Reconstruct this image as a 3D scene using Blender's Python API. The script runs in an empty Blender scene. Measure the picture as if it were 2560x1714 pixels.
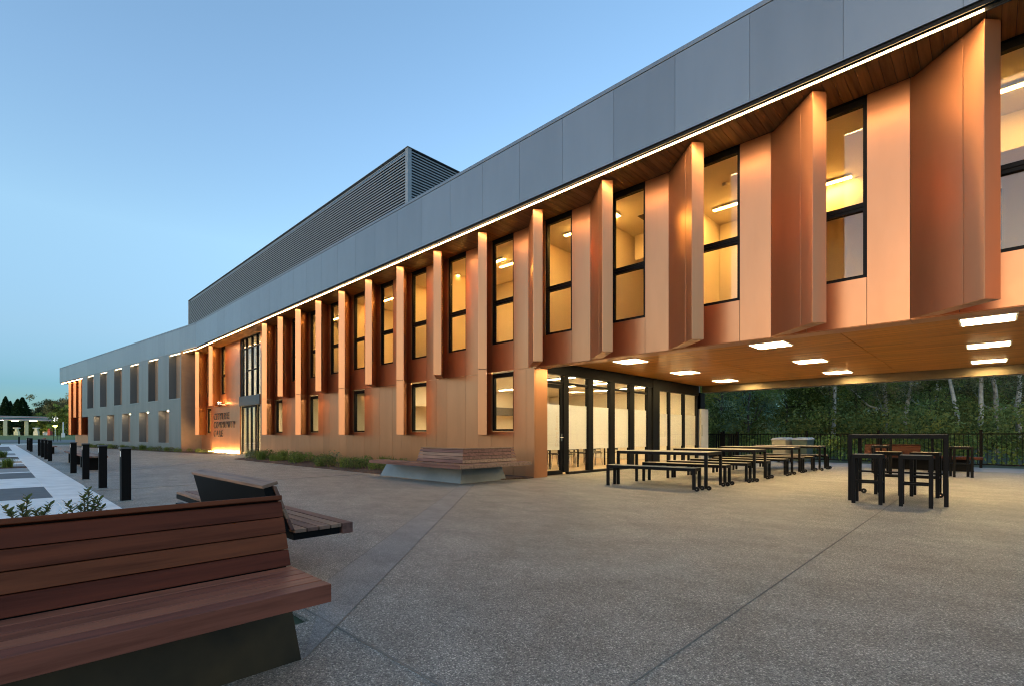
import bpy, bmesh, math, random
from mathutils import Vector, Matrix
R = math.radians
PI = math.pi
scn = bpy.context.scene
COL = scn.collection

# ------------------------------------------------------------------ camera
CAM_YAW = 44.0
cam = bpy.data.cameras.new('camera')
cam.sensor_width = 36.0
cam.lens = 36.0 * 1240 / 2560
cam.shift_y = (1085.5 - 857.0) / 2560
cam.clip_end = 4000
cam.clip_start = 0.05
co = bpy.data.objects.new('camera', cam)
COL.objects.link(co)
co.location = (0, 0, 1.1)
co.rotation_euler = (R(90), 0, R(CAM_YAW))
scn.camera = co

# ------------------------------------------------------------------ sky, sun, exposure
SUN_EL, SUN_ROT, SKY = 6.0, 172.0, 0.15
wd = bpy.data.worlds.new('World')
scn.world = wd
wd.use_nodes = True
wn = wd.node_tree
sky = wn.nodes.new('ShaderNodeTexSky')
sky.sky_type = 'NISHITA'
sky.sun_disc = False
sky.sun_elevation = R(SUN_EL)
sky.sun_rotation = R(SUN_ROT)
sky.altitude = 100
sky.air_density = 1.0
sky.dust_density = 0.3
sky.ozone_density = 3.0
bg = wn.nodes['Background']
# dusk air: the lowest band of the sky is darker and bluer (the earth's shadow), the rest a touch paler
_tc = wn.nodes.new('ShaderNodeTexCoord'); _sp = wn.nodes.new('ShaderNodeSeparateXYZ'); _rp = wn.nodes.new('ShaderNodeValToRGB')
wn.links.new(_tc.outputs['Generated'], _sp.inputs[0]); wn.links.new(_sp.outputs[2], _rp.inputs[0])
_el = _rp.color_ramp.elements
while len(_el) < 6: _el.new(.5)
for _e, (_p, _c) in zip(_el, ((0, (.17, .27, .40)), (.075, (.23, .32, .43)), (.16, (.56, .50, .50)), (.32, (1.04, .83, .68)), (.5, (1.08, .86, .73)), (1, (1.05, .88, .74)))):
    _e.position = _p; _e.color = (*_c, 1)
_mx = wn.nodes.new('ShaderNodeMix'); _mx.data_type = 'RGBA'; _mx.blend_type = 'MULTIPLY'; _mx.inputs[0].default_value = 1
# only the side of the sky away from the sunset is in that shadow: blend by azimuth
_dt = wn.nodes.new('ShaderNodeVectorMath'); _dt.operation = 'DOT_PRODUCT'
_dt.inputs[1].default_value = (math.sin(R(SUN_ROT)), math.cos(R(SUN_ROT)), 0)
wn.links.new(_tc.outputs['Generated'], _dt.inputs[0])
_mr = wn.nodes.new('ShaderNodeMapRange'); _mr.interpolation_type = 'SMOOTHSTEP'
for _i, _v in ((1, 0.25), (2, 0.75), (3, 0.0), (4, 1.0)): _mr.inputs[_i].default_value = _v
wn.links.new(_dt.outputs['Value'], _mr.inputs[0])
_m2 = wn.nodes.new('ShaderNodeMix'); _m2.data_type = 'RGBA'; _m2.inputs[7].default_value = (.86, .72, .62, 1)
wn.links.new(_mr.outputs[0], _m2.inputs[0]); wn.links.new(_rp.outputs[0], _m2.inputs[6])
wn.links.new(sky.outputs[0], _mx.inputs[6]); wn.links.new(_m2.outputs[2], _mx.inputs[7])
wn.links.new(_mx.outputs[2], bg.inputs[0])
bg.inputs[1].default_value = SKY
sl = bpy.data.lights.new('sun', 'SUN')
sl.energy = 0.12
sl.angle = R(60)
sl.color = (1.0, 0.85, 0.7)
so = bpy.data.objects.new('sun', sl)
COL.objects.link(so)
so.rotation_euler = (R(90 - SUN_EL), 0, R(180 - SUN_ROT))
scn.view_settings.view_transform = 'Standard'
scn.view_settings.look = 'None'
scn.view_settings.exposure = 2.3
scn.view_settings.gamma = 1.0
scn.cycles.use_denoising = True
scn.cycles.filter_width = 1.1
scn.cycles.max_bounces = 8
scn.cycles.diffuse_bounces = 4
scn.cycles.glossy_bounces = 4
scn.cycles.transparent_max_bounces = 16
scn.cycles.caustics_reflective = False
scn.cycles.caustics_refractive = False
scn.cycles.sample_clamp_indirect = 6.0

# ------------------------------------------------------------------ materials
MATS = {}
def newmat(name):
    m = bpy.data.materials.new(name)
    m.use_nodes = True
    MATS[name] = m
    nt = m.node_tree
    return m, nt, nt.nodes['Principled BSDF']
def node(nt, t, **kw):
    n = nt.nodes.new(t)
    for k, v in kw.items():
        setattr(n, k, v)
    return n
def coords(nt, scale=(1, 1, 1), rot=(0, 0, 0), kind='Object'):
    tc = node(nt, 'ShaderNodeTexCoord')
    mp = node(nt, 'ShaderNodeMapping')
    mp.inputs['Scale'].default_value = scale
    mp.inputs['Rotation'].default_value = rot
    nt.links.new(tc.outputs[kind], mp.inputs[0])
    return mp.outputs[0]
def noise(nt, vec, scale, detail=3, rough=.55):
    n = node(nt, 'ShaderNodeTexNoise')
    n.inputs['Scale'].default_value = scale
    n.inputs['Detail'].default_value = detail
    n.inputs['Roughness'].default_value = rough
    nt.links.new(vec, n.inputs['Vector'])
    return n.outputs['Fac']
def ramp(nt, fac, stops, const=False):
    r = node(nt, 'ShaderNodeValToRGB')
    if const: r.color_ramp.interpolation = 'CONSTANT'
    e = r.color_ramp.elements
    while len(e) < len(stops): e.new(.5)
    for i, (p, c) in enumerate(stops):
        e[i].position = p
        e[i].color = (c[0], c[1], c[2], 1)
    nt.links.new(fac, r.inputs[0])
    return r.outputs[0]
def mix(nt, a, b, fac, blend='MIX'):
    m = node(nt, 'ShaderNodeMix', data_type='RGBA', blend_type=blend)
    for s, v in ((0, fac), (6, a), (7, b)):
        if hasattr(v, 'is_output'): nt.links.new(v, m.inputs[s])
        elif isinstance(v, (int, float)): m.inputs[s].default_value = v
        else: m.inputs[s].default_value = (v[0], v[1], v[2], 1)
    return m.outputs[2]
def bump(nt, b, h, strength=.3, dist=.01):
    n = node(nt, 'ShaderNodeBump')
    n.inputs['Strength'].default_value = strength
    n.inputs['Distance'].default_value = dist
    nt.links.new(h, n.inputs['Height'])
    nt.links.new(n.outputs[0], b.inputs['Normal'])
def simple(name, col, rough=.5, metal=0., var=.08, scale=3., spec=.5, bumps=0., bscale=60.):
    m, nt, b = newmat(name)
    v = coords(nt)
    f = noise(nt, v, scale, 4)
    lo = [c * (1 - var) for c in col]; hi = [min(1, c * (1 + var)) for c in col]
    nt.links.new(ramp(nt, f, [(.3, lo), (.7, hi)]), b.inputs['Base Color'])
    b.inputs['Roughness'].default_value = rough
    b.inputs['Metallic'].default_value = metal
    b.inputs['Specular IOR Level'].default_value = spec
    if bumps: bump(nt, b, noise(nt, v, bscale, 3), bumps, .004)
    return m
def panel(name, col, rough, metal, var=.06):
    # composite cladding: every panel a little different, faint streaks
    m, nt, b = newmat(name)
    geo = node(nt, 'ShaderNodeNewGeometry')
    v = coords(nt, (1, 1, .25))
    f = noise(nt, v, 2.2, 4)
    c1 = ramp(nt, f, [(.3, [c * (1 - var) for c in col]), (.7, [c * (1 + var) for c in col])])
    r = ramp(nt, geo.outputs['Random Per Island'], [(0, (.92, .92, .92)), (1, (1.06, 1.06, 1.06))])
    nt.links.new(mix(nt, c1, r, 1.0, 'MULTIPLY'), b.inputs['Base Color'])
    rr = node(nt, 'ShaderNodeMapRange')
    rr.inputs['To Min'].default_value = rough - .05
    rr.inputs['To Max'].default_value = rough + .06
    nt.links.new(noise(nt, coords(nt), 6, 3), rr.inputs[0])
    nt.links.new(rr.outputs[0], b.inputs['Roughness'])
    b.inputs['Metallic'].default_value = metal
    return m
def timber(name, cols, axis, rough=.45, grain=1.0, coat=.0, spec=.1):
    # boards: colour changes per board (mesh island), grain runs along the given axis
    m, nt, b = newmat(name)
    geo = node(nt, 'ShaderNodeNewGeometry')
    sc = [22.0 * grain] * 3
    sc[axis] = 1.3 * grain
    tc = node(nt, 'ShaderNodeTexCoord')
    add = node(nt, 'ShaderNodeVectorMath', operation='ADD')
    sm = node(nt, 'ShaderNodeVectorMath', operation='SCALE')
    cv = node(nt, 'ShaderNodeCombineXYZ')
    for i in range(3): nt.links.new(geo.outputs['Random Per Island'], cv.inputs[i])
    sm.inputs['Scale'].default_value = 37.0
    nt.links.new(cv.outputs[0], sm.inputs[0])
    nt.links.new(tc.outputs['Object'], add.inputs[0])
    nt.links.new(sm.outputs[0], add.inputs[1])
    mp = node(nt, 'ShaderNodeMapping')
    mp.inputs['Scale'].default_value = sc
    nt.links.new(add.outputs[0], mp.inputs[0])
    f = noise(nt, mp.outputs[0], 1.0, 6, .62)
    base = ramp(nt, geo.outputs['Random Per Island'], [(i / max(1, len(cols) - 1), c) for i, c in enumerate(cols)])
    g = ramp(nt, f, [(.28, (.42, .38, .36)), (.5, (1, 1, 1)), (.72, (1.45, 1.35, 1.25))])
    nt.links.new(mix(nt, base, g, .85, 'MULTIPLY'), b.inputs['Base Color'])
    b.inputs['Roughness'].default_value = rough
    b.inputs['Specular IOR Level'].default_value = spec
    if coat:
        b.inputs['Coat Weight'].default_value = coat
        b.inputs['Coat Roughness'].default_value = .15
    bump(nt, b, f, .12, .002)
    return m
def emit(name, col, strength):
    m, nt, b = newmat(name)
    nt.nodes.remove(b)
    e = node(nt, 'ShaderNodeEmission')
    e.inputs[0].default_value = (*col, 1)
    e.inputs[1].default_value = strength
    nt.links.new(e.outputs[0], nt.nodes['Material Output'].inputs[0])
    return m
def schlick(nt, f0=.04):
    lw = node(nt, 'ShaderNodeLayerWeight'); p = node(nt, 'ShaderNodeMath', operation='POWER'); p.inputs[1].default_value = 5
    nt.links.new(lw.outputs['Facing'], p.inputs[0]); lw.inputs[0].default_value = .5
    q = node(nt, 'ShaderNodeMath', operation='MULTIPLY_ADD'); q.inputs[1].default_value = .9; q.inputs[2].default_value = f0
    nt.links.new(p.outputs[0], q.inputs[0]); return q.outputs[0]
def glassmat(name, tint=(.93, .95, .94), refl=1.0):
    m, nt, b = newmat(name)
    nt.nodes.remove(b)
    t = node(nt, 'ShaderNodeBsdfTransparent'); t.inputs[0].default_value = (*tint, 1)
    g = node(nt, 'ShaderNodeBsdfGlossy'); g.inputs['Roughness'].default_value = .02
    g.inputs[0].default_value = (refl, refl, refl, 1)
    mx = node(nt, 'ShaderNodeMixShader')
    nt.links.new(schlick(nt), mx.inputs[0])
    nt.links.new(t.outputs[0], mx.inputs[1]); nt.links.new(g.outputs[0], mx.inputs[2])
    nt.links.new(mx.outputs[0], nt.nodes['Material Output'].inputs[0])
    return m

WARM = (1.0, .56, .17)
M_FASCIA = panel('grey_composite', (.22, .24, .26), .31, .5, .04)
M_COPPER = panel('copper_composite', (.55, .25, .122), .33, .80, .06)
M_WING = None
M_BLACK = simple('black_metal', (.006, .006, .0062), .55, 0, .1, spec=.08)
M_FRAME = simple('window_frame_black', (.006, .006, .0064), .5, 0, spec=.12)
M_GAP = simple('joint_black', (.006, .006, .006), .8, 0)
M_GLASS = glassmat('window_glass')
M_LED = emit('led_strip', (1.0, .60, .25), 18)
M_CANLIGHT = emit('canopy_lamp', (1.0, .74, .36), 12.5)
M_ROOMLAMP = emit('office_lamp', (1.0, .48, .10), 26)
M_DINLAMP = emit('dining_lamp', (1.0, .75, .40), 17)
M_SPOT = emit('downlight_lamp', (1.0, .72, .42), 110)
M_RECLED = emit('recess_lamp', (1.0, .72, .40), 5)
M_WALLIN = simple('plaster_inside', (.72, .66, .55), .8, 0, .04, 1.0)
M_CEILIN = simple('plaster_ceiling', (.72, .68, .6), .85, 0, .03, 1.0)
M_FLOORIN = simple('vinyl_floor', (.50, .33, .18), .35, 0, .12, 2.0)
M_GREYIN = simple('grey_bulkhead', (.10, .10, .10), .6, 0)
M_STONE = simple('pale_concrete', (.46, .44, .40), .7, 0, .1, 2.5, bumps=.2)
M_WHITE = simple('white_paint', (.75, .75, .74), .5, 0, .05)
M_STEEL = simple('stainless_steel', (.6, .6, .6), .25, .95)
M_GALV = simple('galvanised_steel', (.16, .18, .19), .42, .4, .18, 1.6)
M_DARKST = simple('dark_steel_plate', (.036, .023, .008), .4, 0, .5, 3.2, spec=.2)
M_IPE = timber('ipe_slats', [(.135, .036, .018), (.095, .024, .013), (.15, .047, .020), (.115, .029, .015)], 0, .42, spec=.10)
M_IPE_LIT = timber('skylit_seat_slats', [(.24, .085, .055), (.19, .068, .046), (.27, .105, .062), (.21, .075, .05)], 0, .4, spec=.14)  # ipe_slats colours made lighter: sky light on the seat painted into the wood
M_IPEX = timber('weathered_slats', [(.20, .105, .085), (.15, .08, .066), (.27, .18, .125), (.175, .095, .078)], 0, .5)
M_SOFF = timber('timber_soffit', [(.68, .285, .06), (.60, .24, .047), (.72, .315, .072)], 0, .30, .6, .25)
M_SOFFY = timber('timber_eave', [(.42, .19, .06), (.35, .155, .05), (.46, .21, .07)], 1, .35, .6, .15)
M_DECK = timber('table_slats', [(.42, .36, .27), (.36, .31, .24), (.46, .40, .30)], 0, .45)
M_LOUV = simple('louvre_aluminium', (.26, .285, .30), .45, .3)
M_BROWNPANEL = simple('bronze_recess', (.27, .20, .15), .5, .3, .08)
M_CARPAINT = simple('red_paint', (.5, .02, .02), .4)

def wingmat():
    m, nt, b = newmat('grey_standing_seam')
    v = coords(nt)
    w = node(nt, 'ShaderNodeTexWave', wave_type='BANDS', bands_direction='X', wave_profile='SAW')
    w.inputs['Scale'].default_value = .52
    w.inputs['Distortion'].default_value = 0
    nt.links.new(v, w.inputs[0])
    f = noise(nt, coords(nt, (1, 1, .12)), 1.3, 4)
    c = ramp(nt, f, [(.3, (.15, .16, .165)), (.7, (.195, .205, .21))])
    seam = ramp(nt, w.outputs['Fac'], [(0, (.62, .62, .62)), (.05, (1, 1, 1)), (.95, (1, 1, 1)), (1, (1.15, 1.15, 1.15))])
    nt.links.new(mix(nt, c, seam, 1, 'MULTIPLY'), b.inputs['Base Color'])
    b.inputs['Roughness'].default_value = .4
    b.inputs['Metallic'].default_value = .4
    return m
M_WING = wingmat()

def frosted():
    m, nt, b = newmat('frosted_film')
    nt.nodes.remove(b)
    d = node(nt, 'ShaderNodeBsdfDiffuse'); d.inputs[0].default_value = (.8, .8, .8, 1)
    t = node(nt, 'ShaderNodeBsdfTranslucent'); t.inputs[0].default_value = (.9, .9, .9, 1)
    tr = node(nt, 'ShaderNodeBsdfTransparent'); tr.inputs[0].default_value = (.95, .95, .95, 1)
    g = node(nt, 'ShaderNodeBsdfGlossy'); g.inputs['Roughness'].default_value = .08
    a1 = node(nt, 'ShaderNodeMixShader'); a1.inputs[0].default_value = .8
    nt.links.new(d.outputs[0], a1.inputs[1]); nt.links.new(t.outputs[0], a1.inputs[2])
    a2 = node(nt, 'ShaderNodeMixShader'); a2.inputs[0].default_value = .30
    nt.links.new(a1.outputs[0], a2.inputs[1]); nt.links.new(tr.outputs[0], a2.inputs[2])
    a3 = node(nt, 'ShaderNodeMixShader')
    nt.links.new(schlick(nt, .03), a3.inputs[0])
    nt.links.new(a2.outputs[0], a3.inputs[1]); nt.links.new(g.outputs[0], a3.inputs[2])
    nt.links.new(a3.outputs[0], nt.nodes['Material Output'].inputs[0])
    return m
M_FILM = frosted()

def aggregate(name, dark, mid, lite, scale, rough=.5, macro=.12):
    m, nt, b = newmat(name)
    v = coords(nt)
    vo = node(nt, 'ShaderNodeTexVoronoi'); vo.inputs['Scale'].default_value = scale
    vo.inputs['Randomness'].default_value = 1.0
    nt.links.new(v, vo.inputs['Vector'])
    sep = node(nt, 'ShaderNodeSeparateColor'); nt.links.new(vo.outputs['Color'], sep.inputs[0])
    stone = ramp(nt, sep.outputs[0], [(0, dark), (.35, mid), (.62, [c * 1.25 for c in mid]), (.84, [c * .55 for c in mid]), (.93, lite), (1, lite)])
    edge = ramp(nt, vo.outputs['Distance'], [(.25, (1, 1, 1)), (.62, (.62, .61, .60))])
    c = mix(nt, stone, edge, 1, 'MULTIPLY')
    big = ramp(nt, noise(nt, v, .55, 5, .6), [(.3, (1 - macro,) * 3), (.72, (1 + macro,) * 3)])
    c = mix(nt, c, big, 1, 'MULTIPLY')
    stain = ramp(nt, noise(nt, coords(nt, (1, 1.6, 1), (0, 0, .6)), 1.7, 5, .7), [(.38, (.82, .82, .82)), (.52, (1, 1, 1)), (.70, (1.17, 1.17, 1.18))])
    c = mix(nt, c, stain, 1, 'MULTIPLY')
    nt.links.new(c, b.inputs['Base Color'])
    b.inputs['Roughness'].default_value = rough
    mr = node(nt, 'ShaderNodeMapRange'); mr.inputs['To Min'].default_value = 1; mr.inputs['To Max'].default_value = 0
    nt.links.new(vo.outputs['Distance'], mr.inputs[0])
    bump(nt, b, mr.outputs[0], .55, .006)
    return m
M_AGG = aggregate('exposed_aggregate', (.12, .112, .098), (.33, .305, .258), (.70, .65, .56), 140, .6, .16)
M_BAND = aggregate('washed_concrete', (.22, .217, .205), (.33, .32, .295), (.46, .44, .405), 150, .65, .08)
M_KERB = simple('light_concrete', (.76, .75, .72), .65, 0, .14, 2.2, bumps=.15)
M_ASPH = simple('asphalt', (.10, .105, .108), .7, 0, .2, 3.0, bumps=.3, bscale=180)
M_PAVER = simple('grey_paver', (.24, .245, .24), .7, 0, .15, 5.0, bumps=.2)
M_ORPAVE = simple('orange_paving', (.45, .28, .17), .7, 0, .12, 5.0)  # flat orange tone for one band of the parking strip
M_JOINT = simple('saw_cut', (.19, .178, .158), .8)
M_PATH = simple('blue_grey_concrete', (.28, .28, .29), .7, 0, .12, 2.0)
M_GRASS = simple('lawn_grass', (.085, .13, .03), .9, 0, .3, 1.2)
M_EARTH = simple('dry_ground', (.06, .075, .035), .95, 0, .35, .6)
def mulchmat():
    m, nt, b = newmat('bark_mulch')
    v = coords(nt)
    vo = node(nt, 'ShaderNodeTexVoronoi'); vo.inputs['Scale'].default_value = 38
    nt.links.new(v, vo.inputs['Vector'])
    sep = node(nt, 'ShaderNodeSeparateColor'); nt.links.new(vo.outputs['Color'], sep.inputs[0])
    nt.links.new(ramp(nt, sep.outputs[0], [(0, (.02, .012, .008)), (.6, (.07, .036, .022)), (1, (.14, .075, .045))]), b.inputs['Base Color'])
    b.inputs['Roughness'].default_value = .9
    bump(nt, b, vo.outputs['Distance'], .9, .02)
    return m
M_MULCH = mulchmat()
def leafmat(name, c1, c2, c3):
    m, nt, b = newmat(name)
    geo = node(nt, 'ShaderNodeNewGeometry')
    oi = node(nt, 'ShaderNodeObjectInfo')
    at = node(nt, 'ShaderNodeAttribute'); at.attribute_name = 'clump'
    c = ramp(nt, geo.outputs['Random Per Island'], [(0, c1), (.55, c2), (1, c3)])
    k = ramp(nt, oi.outputs['Random'], [(0, (.75, .8, .75)), (1, (1.2, 1.15, 1.1))])
    nt.links.new(mix(nt, mix(nt, c, k, 1, 'MULTIPLY'), at.outputs['Color'], 1, 'MULTIPLY'), b.inputs['Base Color'])
    b.inputs['Roughness'].default_value = .7
    b.inputs['Specular IOR Level'].default_value = .12
    tl = node(nt, 'ShaderNodeBsdfTranslucent'); ms = node(nt, 'ShaderNodeMixShader'); ms.inputs[0].default_value = .55
    nt.links.new(b.inputs['Base Color'].links[0].from_socket, tl.inputs[0])
    nt.links.new(b.outputs[0], ms.inputs[1]); nt.links.new(tl.outputs[0], ms.inputs[2])
    nt.links.new(ms.outputs[0], nt.nodes['Material Output'].inputs[0])
    return m
M_LEAFD = leafmat('leaf_dark', (.125, .155, .045), (.185, .225, .068), (.26, .29, .10))
M_LEAFO = leafmat('leaf_olive', (.17, .17, .09), (.24, .235, .125), (.32, .31, .18))
M_LEAFB = leafmat('leaf_silver', (.12, .17, .09), (.18, .25, .145), (.27, .34, .21))
M_LEAFG = leafmat('leaf_bright', (.13, .18, .045), (.19, .25, .06), (.26, .32, .10))
M_LEAFS = leafmat('leaf_shrub', (.085, .12, .045), (.14, .175, .06), (.21, .19, .08))
M_LEAFC = leafmat('leaf_conifer', (.012, .03, .012), (.022, .05, .018), (.035, .07, .022))
M_BARK = simple('paper_bark', (.50, .46, .39), .85, 0, .45, 5.0, bumps=.6, bscale=14)
M_BARKD = simple('brown_bark', (.075, .058, .045), .9, 0, .35, 4.0, bumps=.6, bscale=14)

# ------------------------------------------------------------------ mesh helpers
LEAVES = [M_LEAFD, M_LEAFO, M_LEAFB, M_LEAFG, M_LEAFS, M_LEAFC]
def clump_tint(r):
    v = .5 + 1.25 * r.random() ** 1.4; h = r.gauss(0, .1)
    return (v * (1.05 + h), v, v * (.95 - h))
class MB:
    def __init__(s): s.v = []; s.f = []; s.m = []; s.c = []; s.tint = None; s.p = []
    def add(s, vs, fs, mi=0):
        o = len(s.v); s.v += [tuple(v) for v in vs]; s.p.append((o, len(s.f), len(vs), len(fs)))
        for f in fs: s.f.append(tuple(i + o for i in f)); s.m.append(mi); s.c.append(s.tint)
    def box(s, x0, x1, y0, y1, z0, z1, mi=0):
        if x0 > x1: x0, x1 = x1, x0
        if y0 > y1: y0, y1 = y1, y0
        s.add([(x0, y0, z0), (x1, y0, z0), (x1, y1, z0), (x0, y1, z0), (x0, y0, z1), (x1, y0, z1), (x1, y1, z1), (x0, y1, z1)],
              [(0, 3, 2, 1), (4, 5, 6, 7), (0, 1, 5, 4), (1, 2, 6, 5), (2, 3, 7, 6), (3, 0, 4, 7)], mi)
    def prism(s, poly, z0, z1, mi=0):
        # ccw polygon in plan
        n = len(poly)
        a = sum(poly[i][0] * poly[(i + 1) % n][1] - poly[(i + 1) % n][0] * poly[i][1] for i in range(n))
        if a < 0: poly = poly[::-1]
        vs = [(p[0], p[1], z0) for p in poly] + [(p[0], p[1], z1) for p in poly]
        fs = [tuple(range(n - 1, -1, -1)), tuple(range(n, 2 * n))] + [(i, (i + 1) % n, (i + 1) % n + n, i + n) for i in range(n)]
        s.add(vs, fs, mi)
    def hexa(s, b, t, mi=0):
        # bottom and top quads, ccw seen from above
        s.add(list(b) + list(t), [(3, 2, 1, 0), (4, 5, 6, 7), (0, 1, 5, 4), (1, 2, 6, 5), (2, 3, 7, 6), (3, 0, 4, 7)], mi)
    def tube(s, pts, rad, n=8, mi=0, cap=True):
        pts = [Vector(p) for p in pts]; rings = []
        for i, p in enumerate(pts):
            d = (pts[min(i + 1, len(pts) - 1)] - pts[max(i - 1, 0)]).normalized()
            a = d.cross(Vector((0, 0, 1)));  a = a.normalized() if a.length > 1e-3 else Vector((1, 0, 0))
            c = d.cross(a).normalized(); r = rad[i] if hasattr(rad, '__len__') else rad
            rings.append([p + a * r * math.cos(2 * PI * k / n) + c * r * math.sin(2 * PI * k / n) for k in range(n)])
        vs = [v for r in rings for v in r]
        fs = [(i * n + k, (i + 1) * n + k, (i + 1) * n + (k + 1) % n, i * n + (k + 1) % n) for i in range(len(pts) - 1) for k in range(n)]
        if cap: fs += [tuple(range(n)), tuple(range((len(pts) - 1) * n + n - 1, (len(pts) - 1) * n - 1, -1))]
        s.add(vs, fs, mi)
    def quad(s, a, b, c, d, mi=0): s.add([a, b, c, d], [(0, 1, 2, 3)], mi)
    def build(s, name, mats, parent=None, off=None, bevel=0, smooth=False, seg=2):
        me = bpy.data.meshes.new(name)
        if off is None and parent is not None: off = parent.matrix_basis.translation if parent.get('_w') else (0, 0, 0)
        off = off or (0, 0, 0)
        me.from_pydata([(v[0] - off[0], v[1] - off[1], v[2] - off[2]) for v in s.v], [], s.f)
        for m in (mats if isinstance(mats, (list, tuple)) else [mats]): me.materials.append(m)
        for i, p in enumerate(me.polygons): p.material_index = s.m[i]; p.use_smooth = smooth
        if mats in LEAVES:
            a = me.color_attributes.new('clump', 'FLOAT_COLOR', 'CORNER')
            vals = []
            for p, c in zip(me.polygons, s.c): vals += [*(c or (1, 1, 1)), 1] * p.loop_total
            a.data.foreach_set('color', vals)
        me.update()
        o = bpy.data.objects.new(name, me); COL.objects.link(o)
        if parent: o.parent = parent
        if bevel:
            b = o.modifiers.new('bevel', 'BEVEL'); b.width = bevel; b.segments = seg; b.limit_method = 'ANGLE'; b.angle_limit = R(40)
        return o
def pieces(mb, name, mats, parent=None, keys=None, bevel=0):
    # one object per piece, or one per group of pieces when keys() sorts them
    groups = {}
    for i, (vo, fo, nv, nf) in enumerate(mb.p):
        vs = mb.v[vo:vo + nv]; k = keys(vs) if keys else i
        groups.setdefault(k, MB()).add(vs, [tuple(j - vo for j in f) for f in mb.f[fo:fo + nf]], mb.m[fo])
    return [g.build(name, mats, parent, bevel=bevel) for g in groups.values()]
def tag(o, label=None, cat=None, group=None, kind=None):
    if label: o['label'] = label
    if cat: o['category'] = cat
    if group: o['group'] = group
    if kind: o['kind'] = kind
    return o
def thing(name, label, cat, loc=(0, 0, 0), rz=0, group=None):
    o = bpy.data.objects.new(name, None); COL.objects.link(o)
    o.empty_display_size = .2
    o.location = loc; o.rotation_euler = (0, 0, rz)
    return tag(o, label, cat, group)
def dup(root, loc, rz=0, label=None, group=None, scale=None):
    r = root.copy(); COL.objects.link(r); r.location = loc; r.rotation_euler = (0, 0, rz)
    if scale: r.scale = (scale,) * 3 if not hasattr(scale, '__len__') else scale
    if label: r['label'] = label
    if group: r['group'] = group
    for ch in list(root.children):
        c = ch.copy(); COL.objects.link(c); c.parent = r
        for g in ch.children:
            d = g.copy(); COL.objects.link(d); d.parent = c
    return r
def box(*a):
    m = MB(); m.box(*a); return m
def struct(name, mb, mat, **k): return tag(mb.build(name, mat, **k), kind='structure')

# ------------------------------------------------------------------ ground and paving
WY = 9.48                 # outer face of the copper wall
FY = 8.55                 # outer face of the grey fascia
struct('ground', box(-1500, 1500, -1500, 1500, -.5, -.03), M_EARTH)
struct('plaza_paving', box(-75, 12, 1.28, 20.3, -.025, 0), M_AGG)
m = MB(); m.box(-2.9, 12, -12, 1.28, -.025, -.0005); m.box(-9.4, -2.9, -12, -1.2, -.025, -.0005)
struct('front_paving', m, M_AGG)
struct('kerb_strip', box(-75, -8.6, .67, 1.282, -.02, .004), M_KERB)
bands = [(-8.6, -11.87, M_KERB), (-11.87, -14.51, M_ASPH), (-14.51, -17.68, M_KERB), (-17.68, -20.3, M_ASPH), (-20.3, -20.75, M_WHITE),
         (-20.75, -23.2, M_PAVER), (-24.3, -26.3, M_PAVER), (-26.3, -27.6, M_KERB), (-27.6, -29.3, M_ORPAVE), (-29.3, -31.5, M_KERB),
         (-31.5, -34.1, M_ASPH), (-34.7, -38, M_KERB), (-38, -42, M_PAVER), (-42, -49, M_KERB), (-49, -66, M_ASPH), (-66, -75, M_KERB)]
for i, (a, b, mt) in enumerate(bands):
    struct('parking_paving', box(b, a, -14, .668, -.025, -.002), mt)
struct('mulch_strip', box(-24.3, -23.2, -14, .668, -.025, .01), M_MULCH)
struct('mulch_strip', box(-34.7, -34.1, -14, .668, -.025, .01), M_MULCH)
# paler washed band running across the plaza, and saw-cut joints
bl = [(-3.62, 1.74), (-8.19, 6.83), (-8.20, 7.30), (-2.41, 1.03)]
m = MB(); m.prism(bl, -.001, .004); struct('paving_band', m, M_BAND)
bd = [(-17.6, 1.45), (-24.35, 7.0), (-24.55, 7.2), (-18.1, 1.45)]
m = MB(); m.prism(bd, -.001, .004); struct('paving_band', m, M_BAND)
def joint(p, q, w=.007):
    p = Vector(p); q = Vector(q); d = (q - p).normalized(); n = Vector((-d.y, d.x)) * w / 2
    m = MB(); m.prism([(p - n)[:], (q - n)[:], (q + n)[:], (p + n)[:]], .0005, .0055); struct('paving_joint', m, M_JOINT)
joint((-1.14, 1.0), (-1.14, 20.2), .005)
joint((-3.3, 1.345), (1.5, 1.345), .008)
joint((-3.62, 1.74), (-8.19, 6.83), .007)
joint((-2.41, 1.03), (-8.22, 7.30), .007)
joint((-12.6, 1.3), (-12.6, 7.2), .006)
joint((2.4, 1.0), (2.4, 20.2), .008)
joint((-4.9, 11), (-4.9, 20.2), .006)
struct('back_path', box(-20, 14, 20.3, 22.9, -.025, .003), M_PATH)
def bed(name, poly, h=.03):
    m = MB(); m.prism(poly, -.02, h); return struct(name, m, M_MULCH)
bed('garden_bed', [(-24.4, 7.35), (-12.3, 7.35), (-8.9, 7.5), (-8.38, 9.2), (-8.38, 9.47), (-27.2, 9.47)])
bed('garden_bed', [(-8.0, -3.0), (-2.9, -3.0), (-2.9, 1.0), (-3.4, 1.15), (-7.6, 1.15)])

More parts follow.
